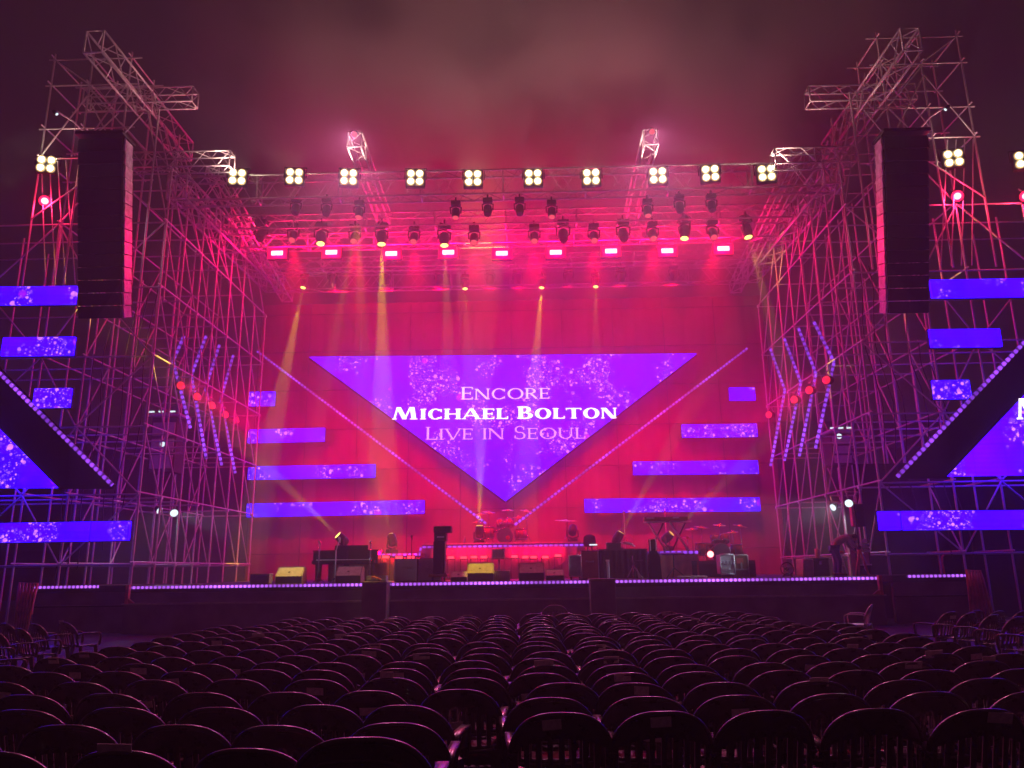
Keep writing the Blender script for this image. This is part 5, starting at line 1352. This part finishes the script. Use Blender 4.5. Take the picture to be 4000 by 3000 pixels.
def chair_arm(q):
    mb = MB()
    strip_path(mb, [(q * .285, -.19, .60), (q * .292, -.13, .645), (q * .302, -.03, .66), (q * .31, .10, .66), (q * .31, .19, .655), (q * .305, .235, .63), (q * .298, .25, .58), (q * .285, .245, .42)], .056, .02)
    return mb
def chair_leg(qx, qy):
    mb = MB()
    a = Vector((qx * .245, .20 if qy > 0 else -.20, .43)); b = Vector((qx * .285, .26 if qy > 0 else -.29, 0))
    mb.path([a, b], .042, 4, r2=.024, smooth=False); return mb
def chair_label():
    a = math.atan2(.12, .44)
    mb = MB().box((0, back_y(0, .775) - .019, .775), (.15, .003, .062), rot=(a, 0, 0)); return mb
CP = {'backrest': [chair_back().mesh('backrest')], 'seat': [chair_seat().mesh('seat')], 'armrest': [chair_arm(-1).mesh('armrest'), chair_arm(1).mesh('armrest')],
      'leg': [chair_leg(a, b).mesh('leg') for a in (-1, 1) for b in (-1, 1)]}
for lst in CP.values():
    for me in lst: me.materials.append(MATS['black_plastic'])
def whole_chair(name, m):
    mb = MB()
    for src in (chair_back(), chair_seat(), chair_arm(-1), chair_arm(1), chair_leg(-1, -1), chair_leg(1, -1), chair_leg(-1, 1), chair_leg(1, 1)):
        o_ = len(mb.v); mb.v += src.v; mb.f += [tuple(i + o_ for i in f) for f in src.f]; mb.sm += src.sm
    me = mb.mesh(name); me.materials.append(MATS[m]); return me
FAR = whole_chair('plastic_armchair', 'black_plastic')
LABEL_ME = chair_label().mesh('paper_label'); LABEL_ME.materials.append(MATS['paper'])
rc = random.Random(11)
def near_chair(label, loc, rz, group, white=False, lab=True, tilt=0):
    t = thing('plastic_armchair', label, 'chair', loc, rz, group)
    t.rotation_euler = (tilt, 0, rz); t.scale = (1.09, 1.06, 1.0)
    for nm, lst in CP.items():
        for me in lst:
            o = bpy.data.objects.new(nm, me); COL.objects.link(o); o.parent = t
            if white: o.data = WH[me.name]
    if lab: add_label(t)
    return t
def add_label(t):
    o = bpy.data.objects.new('paper_label', LABEL_ME); COL.objects.link(o); o.parent = t
    o.location = (rc.uniform(-.03, .03), 0, rc.uniform(-.012, .012)); o.rotation_euler = (0, rc.uniform(-.09, .09), 0)
    sx = rc.uniform(.7, 1.15); o.scale = (sx, 1, rc.uniform(.7, 1.15))
def far_chair(label, loc, rz, group, lab):
    o = bpy.data.objects.new('plastic_armchair', FAR); COL.objects.link(o)
    o.location = loc; o.rotation_euler = (rc.uniform(-.015, .015), 0, rz); o.scale = (1.09, 1.06, 1.0)
    tag(o, label, 'chair', group)
    if lab: add_label(o)
    return o
ORD = ['first', 'second', 'third', 'fourth', 'fifth', 'sixth', 'seventh', 'eighth', 'ninth', 'tenth', 'eleventh', 'twelfth', 'thirteenth', 'fourteenth', 'fifteenth', 'sixteenth', 'seventeenth', 'eighteenth', 'nineteenth', 'twentieth']
cands = []
for half, rows in (('right', 19), ('left', 19)):
    for k in range(rows):
        rowj = rc.uniform(-.04, .04); rowx = rc.uniform(-.07, .07)
        for i in range(9):
            if half == 'right':
                x = .13 + .665 * i; y = 5.5 + .61 * k
                if i == 8 or (i == 7 and k > 13): continue
            else:
                x = (-.545 if k > 2 else -.80) - .665 * i; y = 4.56 + .64 * k
                if i == 8 or (i == 7 and k > 15) or (k == 0 and i == 0): continue
            x += rc.uniform(-.045, .045) + rowx; y += rc.uniform(-.05, .05) + rowj
            px, py = proj((x, y, .86)); pxl = proj((x - .3, y, .8))[0]; pxr = proj((x + .3, y, .8))[0]
            if pxr < -40 or pxl > 4040 or py > 3080: continue
            cands.append((y, half, k, i, x))
cands.sort()
N_PARTS_Y = 9.2
seen_row = {}
for (y, half, k, i, x) in cands[:300]:
    lab = rc.random() < (.5 if y > 6 else .4)
    what = 'black armchair' + (' with paper label' if lab else '')
    row = 'nearest row' if k == 0 else f'{ORD[k]} row'
    seat = 'next to the centre line' if i == 0 else f'{ORD[i]} from the centre line'
    L = f'{what}, {row} of the {half} half, {seat}'
    rz = rc.gauss(0, .06) + (.02 * (x - .3) if half == 'right' else .015 * x)
    if y < N_PARTS_Y: near_chair(L, (x, y, 0), rz, 'black plastic armchairs in rows before the stage', lab=lab)
    else: far_chair(L, (x, y, 0), rz, 'black plastic armchairs in rows before the stage', lab)
if len(cands) > 300:
    mb = MB(); fm = FAR; vv = [v.co.copy() for v in fm.vertices]; ff = [tuple(p.vertices) for p in fm.polygons]
    for (y, half, k, i, x) in cands[300:]:
        m_ = Matrix.Translation((x, y, 0)) @ Matrix.Rotation(rc.uniform(-.07, .07), 4, 'Z'); mb.add([m_ @ v for v in vv], ff, True)
    o = part('plastic_armchairs', mb, 'black_plastic'); tag(o, 'frontmost dark plastic armchairs nearest the stage', 'chairs', kind='stuff')
print('chairs in view', len(cands))
# the stacked chairs in the near left row
for k, lb in enumerate(('lowest', 'middle', 'topmost')):
    near_chair(f'black plastic armchair nested in the small stack near the camera, {lb} of three', (-.80 + .012 * k, 3.98 - .03 * k, .082 * k), .03 * k, 'black plastic armchairs in the near stack', lab=(k == 2), tilt=-.01 * k)
# side blocks, turned towards the middle
def row_dirs(pts, rz, side):
    for n_, (q, row) in enumerate(pts):
        p = atz(*q, .86)
        near_chair(f'black armchair in the small turned block at far {side}, {row}', (p.x, p.y, 0), rz + rc.uniform(-.06, .06), f'turned armchairs at far {side}', lab=(n_ % 3 == 0))
row_dirs([((312, 2428), 'end chair of the front row'), ((202, 2434), 'second chair of the front row'), ((88, 2433), 'third chair of the front row'), ((-20, 2436), 'fourth chair of the front row'),
          ((152, 2452), 'nearer row, end chair'), ((52, 2462), 'nearer row, second chair'), ((-40, 2478), 'nearer row, third chair'), ((-10, 2512), 'nearest chair at the frame edge')], R(-34), 'left')
row_dirs([((3655, 2389), 'end chair of the row'), ((3728, 2393), 'second chair of the row'), ((3814, 2400), 'third chair of the row'), ((3904, 2409), 'fourth chair of the row'), ((3996, 2424), 'fifth chair, cut by the frame'),
          ((3755, 2384), 'end chair of the row behind'), ((3838, 2386), 'second chair of the row behind'), ((3930, 2386), 'third chair of the row behind')], R(30), 'right')
# two white chairs near the stage
WH = {}
for lst in CP.values():
    for me in lst:
        c = me.copy(); c.materials.clear(); c.materials.append(MATS['white_plastic']); WH[me.name] = c
p = atz(2166, 2363, .86); near_chair('white plastic armchair seen from behind, alone in front of the first row', (p.x, p.y, 0), 0, None, white=True, lab=False)
p = atz(3346, 2362, .86); near_chair('white plastic armchair turned sideways to the left, alone near the right end of the rows', (p.x, p.y, 0), R(62), None, white=True, lab=False)

# ------------------------------------------------------------------ air: haze over the whole place, smoke above the roof
def volmat(name):
    m = bpy.data.materials.new(name); m.use_nodes = True; nt = m.node_tree
    nt.nodes.remove(nt.nodes['Principled BSDF'])
    pv = nt.nodes.new('ShaderNodeVolumePrincipled'); nt.links.new(pv.outputs[0], nt.nodes['Material Output'].inputs['Volume'])
    MATS[name] = m
    return m, nt, pv
m, nt, pv = volmat('haze'); pv.inputs['Color'].default_value = (.9, .88, .92, 1); pv.inputs['Density'].default_value = HAZE_DENSITY; pv.inputs['Anisotropy'].default_value = .25
o = part('haze', MB().box((0, 66, 22), (300, 204, 46)), 'haze'); tag(o, 'thin stage haze filling the air', 'haze', kind='stuff')
m, nt, pv = volmat('stage_haze'); pv.inputs['Color'].default_value = (.92, .88, .92, 1); pv.inputs['Density'].default_value = STAGE_HAZE; pv.inputs['Anisotropy'].default_value = .2
b = MB(); nu, nv = 28, 14; vs = []
for j in range(nv + 1):
    for i in range(nu):
        th, ph = math.pi * j / nv, 2 * math.pi * i / nu
        q = [math.copysign(abs(c) ** .7, c) for c in (math.sin(th) * math.cos(ph), math.sin(th) * math.sin(ph), math.cos(th))]
        vs.append((15.0 * q[0], 10.2 * q[1], 9.6 * q[2]))
b.add(vs, [(j * nu + i, j * nu + (i + 1) % nu, (j + 1) * nu + (i + 1) % nu, (j + 1) * nu + i) for j in range(nv) for i in range(nu)], True)
o = part('stage_haze', b, 'stage_haze'); o.location = (CX, 29.6, 6.4); tag(o, 'denser red-lit haze hanging over the stage', 'haze', kind='stuff')
m, nt, pv = volmat('smoke'); pv.inputs['Color'].default_value = (.92, .88, .9, 1); pv.inputs['Anisotropy'].default_value = .1
tc = nt.nodes.new('ShaderNodeTexCoord'); nz = nt.nodes.new('ShaderNodeTexNoise'); nz.inputs['Scale'].default_value = .1; nz.inputs['Detail'].default_value = 5; nz.inputs['Roughness'].default_value = .55
nt.links.new(tc.outputs['Object'], nz.inputs['Vector'])
mr = nt.nodes.new('ShaderNodeMapRange'); mr.inputs[1].default_value = .36; mr.inputs[2].default_value = .78; mr.inputs[3].default_value = 0; mr.inputs[4].default_value = SMOKE if 'SMOKE' in globals() else .05
nt.links.new(nz.outputs[0], mr.inputs[0])
# fade to nothing towards the edges of the cloud
sc_ = nt.nodes.new('ShaderNodeVectorMath'); sc_.operation = 'DIVIDE'; sc_.inputs[1].default_value = (21, 11, 14); nt.links.new(tc.outputs['Object'], sc_.inputs[0])
ln = nt.nodes.new('ShaderNodeVectorMath'); ln.operation = 'LENGTH'; nt.links.new(sc_.outputs[0], ln.inputs[0])
fd = nt.nodes.new('ShaderNodeMapRange'); fd.interpolation_type = 'SMOOTHSTEP'; fd.inputs[1].default_value = 1.0; fd.inputs[2].default_value = .35; nt.links.new(ln.outputs['Value'], fd.inputs[0])
mu = nt.nodes.new('ShaderNodeMath'); mu.operation = 'MULTIPLY'; nt.links.new(mr.outputs[0], mu.inputs[0]); nt.links.new(fd.outputs[0], mu.inputs[1]); nt.links.new(mu.outputs[0], pv.inputs['Density'])
o = part('smoke', MB().box((0, 0, 0), (42, 22, 28)), 'smoke'); o.location = (2.5, 33, 27); tag(o, 'drifting cloud of stage smoke above the roof', 'smoke', kind='stuff')
